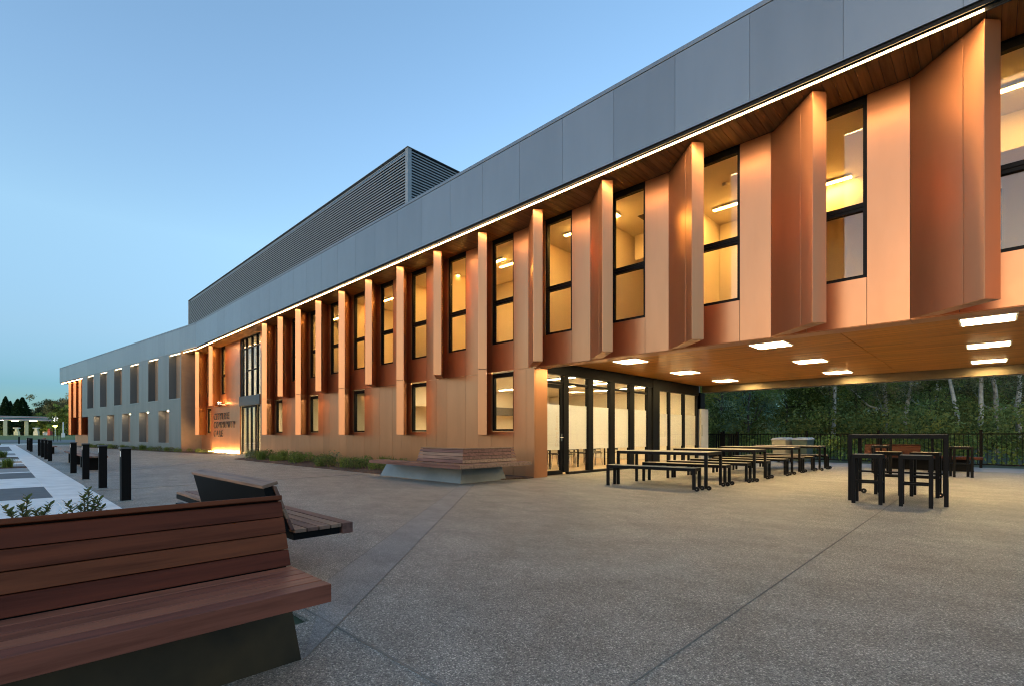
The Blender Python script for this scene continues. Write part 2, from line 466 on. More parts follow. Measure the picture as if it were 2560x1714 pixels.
# ------------------------------------------------------------------ the community building
BL = thing('community_building', 'long two storey copper and grey clad building bridging over the plaza', 'building', (-8.36, WY, 0))
BL['_w'] = 1
PITCH = 1.924
XF = {k: -.06 - PITCH * k for k in range(-1, 14)}
XF[14] = -33.71; XF[15] = -36.61
LONG = {5, 7, 9, 11, 13, 15}
SZ, SF = 2.815, 6.435      # bridge underside, eave soffit
WB = .04                   # cladding thickness
def clad(m, x0, x1, z0, z1, g=.004):
    if x1 - x0 > .02 and z1 - z0 > .02: m.box(x0 + g, x1 - g, WY, WY + WB, z0 + g, z1 - g)
up = MB(); low = MB()
WINL, WINR = -.26, .58
ks = sorted(XF)
for k in ks:
    xf = XF[k]
    xr = XF[k - 1] - .81 if k - 1 in XF else 4.2      # root of the next fin to the right
    if k == 14: xr = -30.52
    if k == 13: xr = XF[12] - .81
    if k == 0: xr = XF[-1] - .81
    clad(up, xf - .81, xf + WINL, SZ, SF)
    clad(up, xf + WINL, xf + WINR, SZ, 3.57)
    clad(up, xf + WINR, xr, SZ, SF)
clad(up, -27.37, XF[13] - .81, SZ, SF)
clad(up, -40.2, XF[15] - .81, SZ, SF)
pieces(up, 'wall', M_COPPER, BL, lambda v: v[0][0] > -29)
# the wall between the two left fins and the entry
m = MB()
clad(m, XF[14] + 1.3, -30.52, 2.9, SF)
# ground floor cladding
for k in range(4, 15):
    xf = XF[k]
    if k == 4:
        continue
    if k == 14:
        continue
    nxt = XF[k - 1] - .81 if k > 5 else -8.36
    if k in LONG:
        clad(low, xf - .81, xf + WINL, 0, SZ)
        clad(low, xf + WINL, xf + WINR, 0, 1.2)
        clad(low, xf + WINR, xf + 1.03, 0, SZ)
        clad(low, xf + 1.03, nxt, 0, SZ)
    else:
        clad(low, xf - .81, xf - .30, 0, SZ)
        clad(low, xf - .30, xf + .55, 0, SZ)
        clad(low, xf + .55, nxt, 0, SZ)
clad(low, -27.37, XF[13] - .81, 0, SZ)
xf = XF[15]
clad(low, -40.2, xf - .81, 0, SZ); clad(low, xf - .81, xf + WINL, 0, SZ); clad(low, xf + WINL, xf + WINR, 0, 1.2)
for a, b in ((-35.99, -34.2), (-34.2, -32.35), (-32.35, -30.52)): clad(low, a, b, 0, SZ)
pieces(low, 'wall', M_COPPER, BL, lambda v: v[0][0] > -29)
# dark backing behind the joints
m = MB()
def backing(x0, x1, z0, z1): m.box(x0, x1, WY + WB + .004, WY + WB + .03, z0, z1)
for k in ks:
    xf = XF[k]
    nx = XF[k - 1] if k - 1 in XF else 4.2
    if k == 14: nx = -30.52 - WINL
    backing(xf + WINR + .03, nx + WINL - .03, SZ + .01, SF)
    backing(xf + WINL - .03, xf + WINR + .03, SZ + .01, 3.54)
backing(-27.37, XF[13] + WINL - .03, SZ + .01, SF); backing(-40.2, XF[15] + WINL - .03, SZ + .01, SF)
for k in range(5, 14):
    xf = XF[k]
    nx = XF[k - 1] + WINL - .03 if k > 5 else -8.40
    if k in LONG:
        backing(xf + WINR + .03, nx if k > 5 else -8.40, .01, SZ - .01); backing(xf + WINL - .03, xf + WINR + .03, .01, 1.17)
    else: backing(xf + WINL - .03, nx, .01, SZ - .01)
backing(-27.37, XF[13] + WINL - .03, .01, SZ - .01)
backing(-40.2, XF[15] + WINL - .03, .01, SZ - .01); backing(XF[15] + WINL - .03, XF[15] + WINR + .03, .01, 1.17); backing(XF[15] + WINR + .03, -30.52, .01, SZ - .01)
pieces(m, 'wall_lining', M_GAP, BL, lambda v: (v[0][0] > -29, v[0][2] > 2.7))
# return at the passage corner
m = MB(); m.box(-8.40, -8.36, WY + WB + .002, 9.99, 0, SZ - .01); m.build('corner_post', M_COPPER, BL)

# fins: skewed blades
def fin(name, z0, z1, seam):
    FR = (.1506, .1661); RL = (-.81, .73); RR = (-.476, .73)
    m = MB()
    g = .006
    def at(p, q, t): return (p[0] + (q[0] - p[0]) * t, p[1] + (q[1] - p[1]) * t)
    s1, s2 = at((0, 0), RL, .255), at(FR, RR, .36)
    e1, e2 = at((0, 0), RL, .262), at(FR, RR, .368)
    zs = [z0] + ([SZ] if seam else []) + [z1]
    for a, b in zip(zs[:-1], zs[1:]):
        a2 = a + (.005 if a > z0 else 0); b2 = b - (.005 if b < z1 else 0)
        m.prism([(0, 0), FR, s2, s1], a2, b2)
        m.prism([e1, e2, RR, RL], a2, b2)
    m.prism([at(s1, s2, .05), at(s1, s2, .95), at(e2, e1, .05), at(e2, e1, .95)], z0 + .01, z1 - .01, 1)
    if seam: m.prism([(-.02, .035), (.13, .165), (-.47, .70), (-.77, .70)], SZ - .006, SZ + .006, 1)
    return m
f_short = fin('fin', SZ + .012, SF - .03, False).build('fin', [M_COPPER, M_GAP], BL, (0, 0, 0), .004)
f_long = fin('fin', 1.1, SF - .03, True).build('fin', [M_COPPER, M_GAP], BL, (0, 0, 0), .004)
bl0 = Vector((-8.36, WY, 0))
first = {True: f_long, False: f_short}
for k in ks:
    lg = k in LONG
    o = first[lg]
    if o.get('used'):
        o = o.copy(); COL.objects.link(o)
    else: o['used'] = 1
    o.location = Vector((XF[k], WY - .73 - .002, 0)) - bl0
for o in first.values(): pass

# windows
def window_mesh(w, h, transom, deep=.10):
    fr = MB(); t = .05
    fr.box(0, t, 0, deep, 0, h); fr.box(w - t, w, 0, deep, 0, h)
    fr.box(t, w - t, 0, deep, 0, t); fr.box(t, w - t, 0, deep, h - .11, h)
    if transom: fr.box(t, w - t, .004, deep - .004, transom - .06, transom + .065); fr.box(t, w - t, -.012, .003, transom - .004, transom + .012)
    pn = MB(); pn.box(t, w - t, deep * .55, deep * .55 + .006, t, h - .11)
    return fr, pn
def add_window(x0, x1, z0, z1, transom=None, proto=[]):
    key = (round(x1 - x0, 3), round(z1 - z0, 3), transom)
    for kk, o in proto:
        if kk == key:
            c = o.copy(); COL.objects.link(c); c.location = Vector((x0, WY + .035, z0)) - bl0
            for ch in o.children:
                d = ch.copy(); COL.objects.link(d); d.parent = c
            return c
    fr, pn = window_mesh(x1 - x0, z1 - z0, transom)
    o = fr.build('window', M_FRAME, BL, (0, 0, 0)); o.location = Vector((x0, WY + .035, z0)) - bl0
    pn.build('pane', M_GLASS, o, (0, 0, 0))
    proto.append((key, o))
    return o
for k in ks:
    add_window(XF[k] + WINL + .004, XF[k] + WINR - .004, 3.575, SF - .005, 1.13)
    if k in LONG: add_window(XF[k] + WINL + .004, XF[k] + WINR - .004, 1.205, SZ - .04)

# fascia, coping, eave soffit
WDIR = Vector((-math.cos(R(6.7)), -math.sin(R(6.7)), 0)); NIN = Vector((WDIR.y, -WDIR.x, 0))
P0 = Vector((-35.66, FY, 0))
def wp(s, n, z=0.):
    p = P0 + WDIR * s + NIN * n
    return (p.x, p.y, z)
m = MB()
n0 = -19
xs = [-35.66] + [-10.6 + 1.293 * n for n in range(n0, 12)]
for a, b in zip(xs[:-1], xs[1:]): m.box(a + .003, b - .003, FY, FY + .03, 6.546, 7.985)
wx = [i * 1.29 for i in range(0, 29)]; wx = [s for s in wx if s < 34.9] + [34.98]
m.build('fascia', M_FASCIA, BL)
m = MB(); m.box(-35.62, xs[-1], FY + .034, FY + .06, 6.55, 7.98); m.build('fascia_lining', M_GAP, BL)
m = MB(); m.prism([(-35.66, FY - .012), (xs[-1], FY - .012), (xs[-1], FY + .5), (-35.66, FY + .5)], 7.992, 8.075); m.build('coping', M_FASCIA, BL, bevel=.006)
m = MB(); m.box(-35.6, xs[-1], FY + .035, FY + .05, SF + .05, 6.546); m.box(-35.5, xs[-1], FY + .106, FY + .116, SF + .001, SF + .05); m.build('eave_channel', M_GAP, BL)
m = MB()
x = -39.8
while x < xs[-1]:
    m.box(x + .003, x + .137, FY + .12, WY - .003, SF + .001, SF + .02); x += .14
m.build('eave_soffit', M_SOFFY, BL)
m = MB(); m.box(-39.9, xs[-1], FY + .1, WY + .6, SF + .024, SF + .05); m.build('eave_lining', M_GAP, BL)
m = MB(); m.box(-39.9, xs[-1], FY + .52, 20.0, 7.7, 7.78); m.build('roof', M_FASCIA, BL)
# led line under the fascia: end caps break it every few metres
x = -.06
while x > -35.5:
    xe = max(x - 5.2, -35.5)
    m = MB(); m.box(xe + .02, x, FY + .072, FY + .098, SF + .005, SF + .02); m.build('led_strip', M_LED, BL)
    x = xe
# bridge lip and underside
m = MB()
lx = [-8.45]; 
for k in range(4, -2, -1): lx += [XF[k] + WINR, XF[k] + 1.114]
lx = sorted(set([q for q in lx if -8.4 < q < 4.5] + [-8.35, 4.6]))
for a, b in zip(lx[:-1], lx[1:]): m.box(a + .003, b - .003, WY + WB + .003, 9.88, SZ - .004, SZ + .02)
m.build('bridge_lip', M_COPPER, BL)
m = MB(); m.box(-8.35, 4.6, 9.86, 9.885, SZ + .022, 3.06); m.build('lip_upstand', M_GAP, BL)
m = MB()
y = 9.89
jx = [-8.42, -5.30, -2.09, 1.12, 4.4]
while y < 19.6:
    y2 = min(y + .13, 19.6)
    for a, b in zip(jx[:-1], jx[1:]): m.box(a + .006, b - .006, y + .008, y2, 3.05, 3.07)
    y += .13
m.build('soffit', M_SOFF, BL)
m = MB(); m.box(-8.4, 4.6, 9.9, 19.7, 3.076, 3.10); m.build('soffit_lining', M_GAP, BL)
m = MB(); m.box(-8.34, 4.6, 19.61, 19.85, 2.79, 3.30); m.build('edge_beam', simple('bronze_beam', (.20, .15, .085), .3, .7, .1), BL)
m = MB(); m.box(-8.34, 4.6, 19.86, 19.90, 2.77, 8.0); m.box(4.5, 4.6, 9.6, 19.8, 3.31, 7.6); pieces(m, 'rear_wall', M_FASCIA, BL)
# body of the ground floor and the rest of the upper floor, out of sight from the plaza
m = MB(); m.box(-39.5, -16.3, 19.4, 19.6, 0, 7.6); m.box(-39.6, -39.5, 10.6, 19.4, 0, 7.6); m.box(-16.3, -8.52, 19.62, 19.85, 0, 7.6); pieces(m, 'rear_wall', M_FASCIA, BL)

# inside of the upper floor
m = MB(); m.box(-27.3, 4.4, WY + .2, 14.2, 3.30, 3.36); m.build('upper_floor', M_FLOORIN, BL)
m = MB(); m.box(-37.6, 4.4, WY + .15, 14.2, 6.36, 6.41); m.build('ceiling', M_CEILIN, BL)
m = MB()
m.box(-27.3, 4.4, 14.0, 14.1, 3.37, 6.35)
m.box(-27.36, -27.30, WY + .08, 14.0, 0, 6.35)
for k, dpt in ((-1, 0), (1, 0), (3, 0), (4, 0), (5, 0), (7, 0), (8, 0), (10, 0), (12, 0)):
    x = XF[k] + .86
    m.box(x - .05, x + .05, WY + .08, 13.99, 3.37, 6.35)
for k, yb in ((2, 12.6), (6, 12.2), (9, 12.4), (4, 12.9)):
    x1 = XF[k] + .80; x0 = XF[k + 1 if k in (2, 9) else k] - 1.0
    m.box(max(x0, XF[k] - 1.0), x1, yb, yb + .08, 3.37, 6.35)
# bulkheads along the ceilings
for k, yb, zb in ((0, 11.5, 5.75), (3, 11.7, 5.7), (5, 11.3, 5.8), (8, 11.6, 5.7), (1, 12.2, 5.8), (10, 11.2, 5.75)):
    m.box(XF[k] - .95, XF[k] + .79, yb, yb + .5, zb, 6.35)
pieces(m, 'inner_wall', M_WALLIN, BL)
m = MB(); m.box(XF[2] - .35, XF[2] - .1, 12.55, 12.59, 3.6, 5.6); m.box(XF[0] - .2, XF[0] + .2, 12.2, 12.24, 3.5, 5.4); pieces(m, 'inner_door', M_GREYIN, BL)
# inside behind the small windows of the ground floor
m = MB()
m.box(-27.3, -16.4, 12.2, 12.3, 0, 2.9); m.box(-16.35, -8.6, 9.65, 9.70, 3.0, 3.05)
m.box(-27.3, -16.4, WY + .1, 12.2, 2.84, 2.9)
for x in (-16.3, -20.2, -24.0): m.box(x, x + .08, WY + .1, 12.19 if x < -16 else 9.98, 0, 2.83)
m.box(-37.5, -35.0, 12.0, 12.1, 0, 6.3); m.box(-37.6, -37.5, WY + .1, 12.0, 0, 6.3); m.box(-35.0, -34.9, WY + .1, 12.0, 0, 6.3)
m.box(-34.88, -32.9, 11.8, 11.9, 3.3, 6.3); m.box(-32.9, -32.8, WY + .1, 11.9, 3.3, 6.3); m.box(-37.45, -35.05, WY + .1, 11.95, 2.9, 3.0)
pieces(m, 'inner_wall', M_WALLIN, BL)

# dining room behind the glazed side of the passage
GX = -8.45
m = MB(); m.box(-16.2, GX - .1, 9.72, 19.55, .005, .02); m.build('dining_floor', M_FLOORIN, BL)
m = MB(); m.box(-16.2, GX - .12, 9.72, 19.55, 3.0, 3.05); m.build('ceiling', M_CEILIN, BL)
m = MB(); m.box(-16.3, -16.2, 9.7, 19.6, 0, 3.0); m.box(-16.2, -8.62, 9.60, 9.70, 0, .02); m.box(-16.2, -8.5, 19.5, 19.6, .03, 2.99)

pieces(m, 'inner_wall', M_WALLIN, BL)
m = MB(); m.box(-16.18, -15.6, 10, 17.2, 2.2, 2.99); m.build('bulkhead', M_WALLIN, BL)
m = MB(); m.box(-15.58, -15.5, 11.5, 17.5, 1.95, 2.3); m.build('air_grille', M_GREYIN, BL)
# glazing frames: posts, transom, head, sill
posts = [(10.80, 11.03), (11.965, 12.21), (13.12, 13.38), (14.28, 14.565), (15.45, 15.70)]
post2 = [(17.0, 17.155), (18.18, 18.36), (19.39, 19.55)]
m = MB()
for a, b in posts: m.box(GX - .12, GX, a, b, .07, 2.735)
pieces(m, 'mullion', M_FRAME, BL, bevel=.003)
m = MB()
for a, b in post2: m.box(GX - .10, GX - .02, a, b, .07, 2.66)
pieces(m, 'mullion', M_FRAME, BL, bevel=.003)
m = MB(); m.box(GX - .16, GX + .03, 15.77, 16.24, 0, 3.04); m.build('column', M_FRAME, BL, bevel=.004)
m = MB(); m.box(GX - .14, GX + .01, 9.98, 15.765, 2.74, 3.045); m.build('head_beam', M_FRAME, BL)
m = MB(); m.box(GX - .14, GX + .01, 16.245, 19.55, 2.665, 3.045); m.build('head_beam', M_FRAME, BL)
m = MB(); m.box(GX - .13, GX + .012, 11.035, 15.76, 0, .065); m.build('sill', M_FRAME, BL)
m = MB(); m.box(GX - .12, GX + .0, 16.25, 19.55, 0, .065); m.build('sill', M_FRAME, BL)
m = MB(); yy = [10.0] + [q for p in posts for q in p] + [15.76]
for a, b in zip(yy[0::2], yy[1::2]):
    if b - a > .05: m.box(GX - .10, GX - .02, a + .002, b - .002, 2.485, 2.545)
pieces(m, 'transom', M_FRAME, BL)
def glazing(name, a, b, z0, z1, mat, dx=0):
    q = MB(); q.box(GX - .065 + dx, GX - .059 + dx, a, b, z0, z1); return q.build(name, mat, BL)
edges = [(11.03, 11.965), (12.21, 13.12), (13.38, 14.28), (14.565, 15.45)]
for a, b in edges:
    p = glazing('pane', a, b, .07, 2.735, M_GLASS)
    q = MB(); q.box(GX - .072, GX - .068, a + .005, b - .005, .69, 1.93); q.build('privacy_film', M_FILM, p, p.parent.location)
for a, b in ((16.245, 17.0), (17.155, 18.18), (18.36, 19.39)):
    p = glazing('pane', a, b, .07, 2.66, M_GLASS)
    q = MB(); q.box(GX - .072, GX - .068, a + .005, b - .005, .69, 1.86); q.build('privacy_film', M_FILM, p, p.parent.location)
# door leaf beside the corner
dl = MB()
dl.box(GX - .09, GX - .03, 10.02, 10.10, .02, 2.47); dl.box(GX - .09, GX - .03, 10.70, 10.79, .02, 2.47)
dl.box(GX - .09, GX - .03, 10.10, 10.70, .02, .13); dl.box(GX - .09, GX - .03, 10.10, 10.70, 2.37, 2.47)
door = dl.build('door', M_FRAME, BL)
q = MB(); q.box(GX - .064, GX - .058, 10.10, 10.70, .13, 2.37); q.build('door_pane', M_GLASS, door, BL.location)
q = MB(); q.box(GX - .072, GX - .067, 10.105, 10.695, .69, 1.92); q.build('privacy_film', M_FILM, door, BL.location)
q = MB(); q.box(GX - .028, GX - .022, 10.71, 10.76, .93, 1.13); q.tube([(GX - .02, 10.735, 1.03), (GX + .04, 10.735, 1.03), (GX + .045, 10.60, 1.03)], .010, 8)
q.build('handle', M_STEEL, door, BL.location)
glazing('pane', 10.02, 10.80, 2.55, 2.735, M_GLASS)
def text(body, size, mat, loc, rot, ext=.006, sx=1.0, name='lettering', parent=None, off=None, align='LEFT', bold=0, space=1.0):
    c = bpy.data.curves.new(name, 'FONT'); c.body = body; c.size = size; c.extrude = ext; c.align_x = align
    c.offset = bold; c.space_character = space; c.resolution_u = 3
    t = bpy.data.objects.new(name, c); COL.objects.link(t)
    bpy.context.view_layer.update()
    me = bpy.data.meshes.new_from_object(t.evaluated_get(bpy.context.evaluated_depsgraph_get()))
    COL.objects.unlink(t); bpy.data.objects.remove(t)
    me.materials.clear(); me.materials.append(mat)
    o = bpy.data.objects.new(name, me); COL.objects.link(o)
    o.scale = (sx, 1, 1); o.rotation_euler = rot
    o.location = Vector(loc) - (Vector(off) if off else Vector((0, 0, 0)))
    if parent: o.parent = parent
    return o
text('Dining Room 1', .155, simple('pale_lettering', (.42, .38, .30), .7), (GX - .054, 10.60, .78), (PI / 2, -PI / 2, PI / 2), .0015, 1.0, 'lettering', door, BL.location)
# black end post
m = MB(); m.box(GX - .12, GX + .06, 19.56, 19.60, 2.145, 2.79); m.box(GX - .12, GX + .06, 19.56, 20.0, 2.15, 2.788); pieces(m, 'end_post', M_FRAME, BL)

# entry: double height glazing and sliding doors
EX0, EX1 = -30.51, -27.38
m = MB()
for a, b in ((EX0, EX0 + .24), (-29.73, -29.66), (-28.88, -28.82), (-28.10, -28.04), (EX1 - .06, EX1)): m.box(a, b, WY + .05, WY + .17, 3.235, 6.40)
pieces(m, 'entry_mullion', M_FRAME, BL)
m = MB()
mx = [EX0 + .24, -29.73, -29.66, -28.88, -28.82, -28.10, -28.04, EX1 - .06]
for a, b in zip(mx[0::2], mx[1::2]):
    m.box(a + .002, b - .002, WY + .06, WY + .15, 5.84, 5.90)
for a, b in zip(mx[2::2][:2], mx[3::2][:2]): m.box(a + .002, b - .002, WY + .06, WY + .15, 4.60, 4.66)
pieces(m, 'entry_transom', M_FRAME, BL)
m = MB(); m.box(EX0 + .2, EX1 - .02, WY + .105, WY + .111, 3.24, 6.40); m.build('entry_pane', M_GLASS, BL)
m = MB(); m.box(EX0, EX1, WY - .05, WY + .2, 2.70, 3.23); m.build('entry_header', simple('charcoal_band', (.06, .062, .066), .4, .3), BL, bevel=.005)
for a, b in ((EX0 + .02, -29.70), (-29.68, -28.92), (-28.90, -28.14), (-28.12, EX1 - .02)):
    fr = MB(); yo = WY + (.03 if b < -28.95 and a > -29.7 or (a > -28.95 and b < -28.1) else .10)
    fr.box(a, a + .08, yo, yo + .06, .02, 2.69); fr.box(b - .08, b, yo, yo + .06, .02, 2.69)
    fr.box(a + .08, b - .08, yo, yo + .06, .02, .14); fr.box(a + .08, b - .08, yo, yo + .06, 2.6, 2.69)
    d = fr.build('entry_door', M_FRAME, BL)
    q = MB(); q.box(a + .08, b - .08, yo + .027, yo + .033, .14, 2.6); q.build('door_pane', M_GLASS, d, BL.location)
m = MB(); m.box(EX0, EX1, WY + .3, 15, .005, .02); m.build('lobby_floor', M_FLOORIN, BL)
m = MB(); m.box(-32.7, -27.4, 15, 15.1, 0, 6.35); m.box(-32.78, -32.70, WY + .1, 15, 0, 6.35); m.box(-32.69, -27.4, WY + .25, 13.2, 3.02, 3.12); pieces(m, 'inner_wall', M_WALLIN, BL)

# grey wing beyond the entry, turned slightly towards the plaza
def wbox(mb, s0, s1, n0, n1, z0, z1, mi=0):
    mb.prism([wp(s0, n0)[:2], wp(s1, n0)[:2], wp(s1, n1)[:2], wp(s0, n1)[:2]], z0, z1, mi)
# wing pieces are built in their own frame so the seams follow the wall
WG = (P0.x, P0.y, 0)
def wing_part(name, boxes, mat, bevel=0):
    q = MB()
    for (s0, s1, n0, n1, z0, z1) in boxes: q.box(-s1, -s0, n0, n1, z0, z1)
    o = q.build(name, mat, BL, (0, 0, 0), bevel); o.location = Vector(WG) - bl0; o.rotation_euler = (0, 0, math.atan2(-WDIR.y, -WDIR.x))
    return o
upper = [(2.5 + 4 * k, 4.45 + 4 * k) for k in range(6)]
lower = [(4.45 + 4 * k, 6.4 + 4 * k) for k in range(5)]
bx = []
for a, b in zip(wx[:-1], wx[1:]): bx.append((a + .003, b - .003, 0, .03, 6.546, 7.985))
wing_part('fascia', bx, M_FASCIA)
wing_part('coping', [(0.02, 34.98, -.012, .5, 7.992, 8.075)], M_FASCIA, .006)
bx = []
RB = .42
s = 2.39
for a, b in upper:
    if a > s + .01: bx.append((s, a, .002, RB, 3.47, 6.54))
    s = b
bx.append((s, 26.2, .002, RB, 3.47, 6.54))
for a, b in upper: bx.append((a, b, .002, RB, 6.45, 6.54))
bx.append((2.39, 26.2, .002, RB, 2.76, 3.47))
s = 2.39
for a, b in lower:
    bx.append((s, a, .002, RB, .55, 2.76)); s = b
bx.append((s, 24.22, .002, RB, .55, 2.76))
bx.append((2.39, 24.22, .002, RB, 0, .55))
wing_part('wing_wall', bx, M_WING)
wing_part('recess_panel', [(2.6, 24.2, RB + .004, RB + .05, .3, 6.5)], M_BROWNPANEL)
wing_part('wing_return', [(2.36, 2.388, .004, 1.4, 0, 6.54)], M_BROWNPANEL)
for a, b in upper: wing_part('recess_sill', [(a - .03, b + .03, -.012, .0, 3.44, 3.50)], M_FASCIA)
for a, b in lower: wing_part('recess_sill', [(a - .03, b + .03, -.010, .0, .52, .56)], M_FASCIA)
wing_part('wing_soffit', [(26.22, 34.9, .04, 6, 6.45, 6.54)], M_SOFFY); wing_part('wing_soffit', [(.0, 2.35, .12, .9, SF, SF + .02)], M_SOFFY)
wing_part('copper_wall', [(24.24, 33.3, .93, .98, 0, 6.44)], M_COPPER)
wing_part('wing_rear', [(34.9, 34.98, .04, 6, 6.546, 7.98), (24.3, 24.4, 1.0, 8, 0, 6.4)], M_WING)
wing_part('wing_roof', [(2.4, 34.9, .6, 8, 7.7, 7.78)], M_FASCIA)
wing_part('wing_rear', [(2.4, 24.2, 8, 8.1, 0, 7.7)], M_WING); wing_part('wing_rear', [(33.2, 33.29, 1.0, 8, 0, 6.4)], M_WING)
for a, b in upper:
    wing_part('recess_lamp', [(a + .25, b - .05, .075, .10, 6.422, 6.44)], M_RECLED)
for a, b in lower:
    wing_part('downlight', [((a + b) / 2 - .04, (a + b) / 2 + .04, .25, .33, 2.742, 2.752)], M_SPOT)
wing_part('led_strip', [(.05, 2.2, .076, .096, SF - .002, SF + .012)], M_LED)
wing_part('led_strip', [(26.3, 34.6, .076, .10, 6.42, 6.44)], M_LED)
for s, lg in ((32.3, 1), (30.4, 0), (28.45, 1)):
    o = first[bool(lg)].copy(); COL.objects.link(o); o.location = Vector(wp(s, .2)) - bl0
    o.rotation_euler = (0, 0, R(6.7))

# louvred plant screen on the roof
SX0, SX1, SY0, SY1, SZ0, SZ1 = -49.9, -16.92, 11.5, 17.0, 7.9, 12.62
m = MB()
for (x, y) in ((SX1, SY0), (SX0, SY0), (SX1, SY1)): m.box(x - .09, x + .09, y - .09, y + .09, 7.8, SZ1)
pieces(m, 'screen_post', M_LOUV, BL)
m = MB()
n = 40; dz = (SZ1 - SZ0) / n
for i in range(n):
    z = SZ0 + i * dz
    m.box(SX0, SX1 - .11, SY0 - .055, SY0 - .045, z, z + dz * .42)
    m.box(SX1 + .045, SX1 + .055, SY0 + .11, SY1, z, z + dz * .42)
    m.hexa([(SX0, SY0 - .044, z + dz * .3), (SX1 - .11, SY0 - .044, z + dz * .3), (SX1 - .11, SY0 - .034, z + dz * .3), (SX0, SY0 - .034, z + dz * .3)],
           [(SX0, SY0 + .03, z + dz * .9), (SX1 - .11, SY0 + .03, z + dz * .9), (SX1 - .11, SY0 + .04, z + dz * .9), (SX0, SY0 + .04, z + dz * .9)])
m.build('louvre_screen', M_LOUV, BL)
m = MB(); m.box(SX0, SX1 - .1, SY0 + .1, SY1, 7.8, SZ1 - .01); m.build('screen_lining', simple('dark_void', (.02, .024, .028), .9), BL)
m = MB(); m.box(SX0, SX1 + .12, SY0 - .12, SY0 + .1, SZ1, SZ1 + .02); m.box(SX1 - .1, SX1 + .12, SY0 + .1, SY1, SZ1, SZ1 + .02); m.build('screen_cap', M_LOUV, BL)

# small fittings on the office ceilings
m = MB()
for i in range(5): w_ = .30 - i * .055; m.box(XF[3] - .0 - w_, XF[3] + w_, 11.0 - w_, 11.0 + w_, 6.352 - .008 * i - .006, 6.352 - .008 * i)
m.build('air_vent', M_GREYIN, BL)
for k, dx, y in ((2, -.1, 10.6), (5, .3, 10.7), (7, .1, 10.6)):
    m = MB(); m.tube([(XF[k] + dx, y, 6.30), (XF[k] + dx, y, 6.355)], [.05, .075], 14); m.build('smoke_detector', M_WHITE, BL)

# lamps inside the building
def lamp(label, x, y, z, lx, ly, mat, group, name='strip_light'):
    t = thing(name, label, 'ceiling light', (x, y, z), 0, group)
    q = MB(); q.box(-lx / 2 - .012, lx / 2 + .012, -ly / 2 - .012, ly / 2 + .012, .012, .05); q.build('housing', M_WHITE, t)
    q = MB(); q.box(-lx / 2, lx / 2, -ly / 2, ly / 2, 0, .01); q.build('diffuser', mat, t)
    return t
ordn = ['first', 'second', 'third', 'fourth', 'fifth', 'sixth', 'seventh', 'eighth', 'ninth', 'tenth', 'eleventh', 'twelfth', 'thirteenth', 'fourteenth']
for i, (k, dx, y) in enumerate(((0, .5, 10.6), (1, -.7, 12.0), (2, -.1, 11.6), (4, .35, 10.35), (5, -.7, 10.9), (6, .55, 10.45), (7, .3, 10.5), (8, -.6, 11.4), (9, .3, 10.5), (11, .3, 10.6), (13, .5, 10.7))):
    lamp('slim ceiling light in the upper office, %s from the right end' % ordn[i], XF[k] + dx, y, 6.30, 1.3, .09, M_ROOMLAMP, 'upper office strip lights')
lamp('short ceiling light tucked behind the third upper window from the right', -6.60, 10.15, 6.30, .46, .34, M_ROOMLAMP, 'upper office strip lights')
for i, (x, y) in enumerate(((-33.6, 10.6), (-36.2, 10.6))):
    lamp('linear ceiling light behind the %s upper window left of the entry' % ('right' if i == 0 else 'left'), x, y, 6.25, 1.0, .12, M_ROOMLAMP, 'upper office strip lights')
lamp('linear ceiling light behind the small window beside the sign', -36.4, 10.4, 2.84, 1.0, .12, M_ROOMLAMP, 'ground floor strip lights')
for i, x in enumerate((-10.6, -13.6, -17.3, -21.2, -25.3)):
    lamp('ceiling light behind the %s small ground floor window from the corner' % ordn[i], x + (.6 if x > -16.3 else 0), 10.5 if x < -16 else 9.85, 2.77 if x < -16 else 2.93, 1.0 if x < -16 else .9, .32 if x < -16 else .14, M_DINLAMP, 'ground floor strip lights')
lamp('long lobby ceiling light seen through the top of the entry glazing', -29.2, 11.0, 6.28, 2.4, .40, M_DINLAMP, 'lobby lights')
lamp('lobby ceiling light seen above the sliding entry doors', -29.2, 11.2, 2.95, 2.4, .40, M_DINLAMP, 'lobby lights')
for i, (y, x, l) in enumerate(((10.7, -10.2, 2.0), (12.9, -10.4, 3.2), (15.2, -10.6, 3.2), (17.6, -10.6, 3.0), (11.8, -13.6, 2.4), (14.6, -13.6, 2.4))):
    lamp('long strip light on the dining room ceiling, %s' % ('nearest the glass door', 'second row from the glass door', 'third row from the glass door', 'last row at the far end', 'back row nearer the door', 'back row further from the door')[i], x, y, 2.94, l, .12, M_DINLAMP, 'dining room strip lights')
# square recessed lights in the bridge underside
cl = thing('ceiling_light', 'x', 'ceiling light', (0, 0, 0), 0, 'square lights under the bridge')
q = MB(); t = .03; w, d = .33, .33
q.box(-w - t, w + t, -d - t, -d, -.008, .01); q.box(-w - t, w + t, d, d + t, -.008, .01); q.box(-w - t, -w, -d, d, -.008, .01); q.box(w, w + t, -d, d, -.008, .01)
q.build('frame', M_WHITE, cl)
q = MB(); q.box(-w + .004, w - .004, -d + .004, d - .004, -.012, .006); q.build('diffuser', M_CANLIGHT, cl)
rows = ('left', 'middle', 'right'); cols = ('front', 'middle', 'back')
for i, x in enumerate((-6.88, -3.44, -.04)):
    for j, y in enumerate((11.65, 14.92, 18.17)):
        lb = 'square lit panel in the timber underside, %s row, %s one' % (rows[i], cols[j])
        if i == j == 0: cl.location = (x, y, 3.04); cl['label'] = lb
        else: dup(cl, (x, y, 3.04), 0, lb)

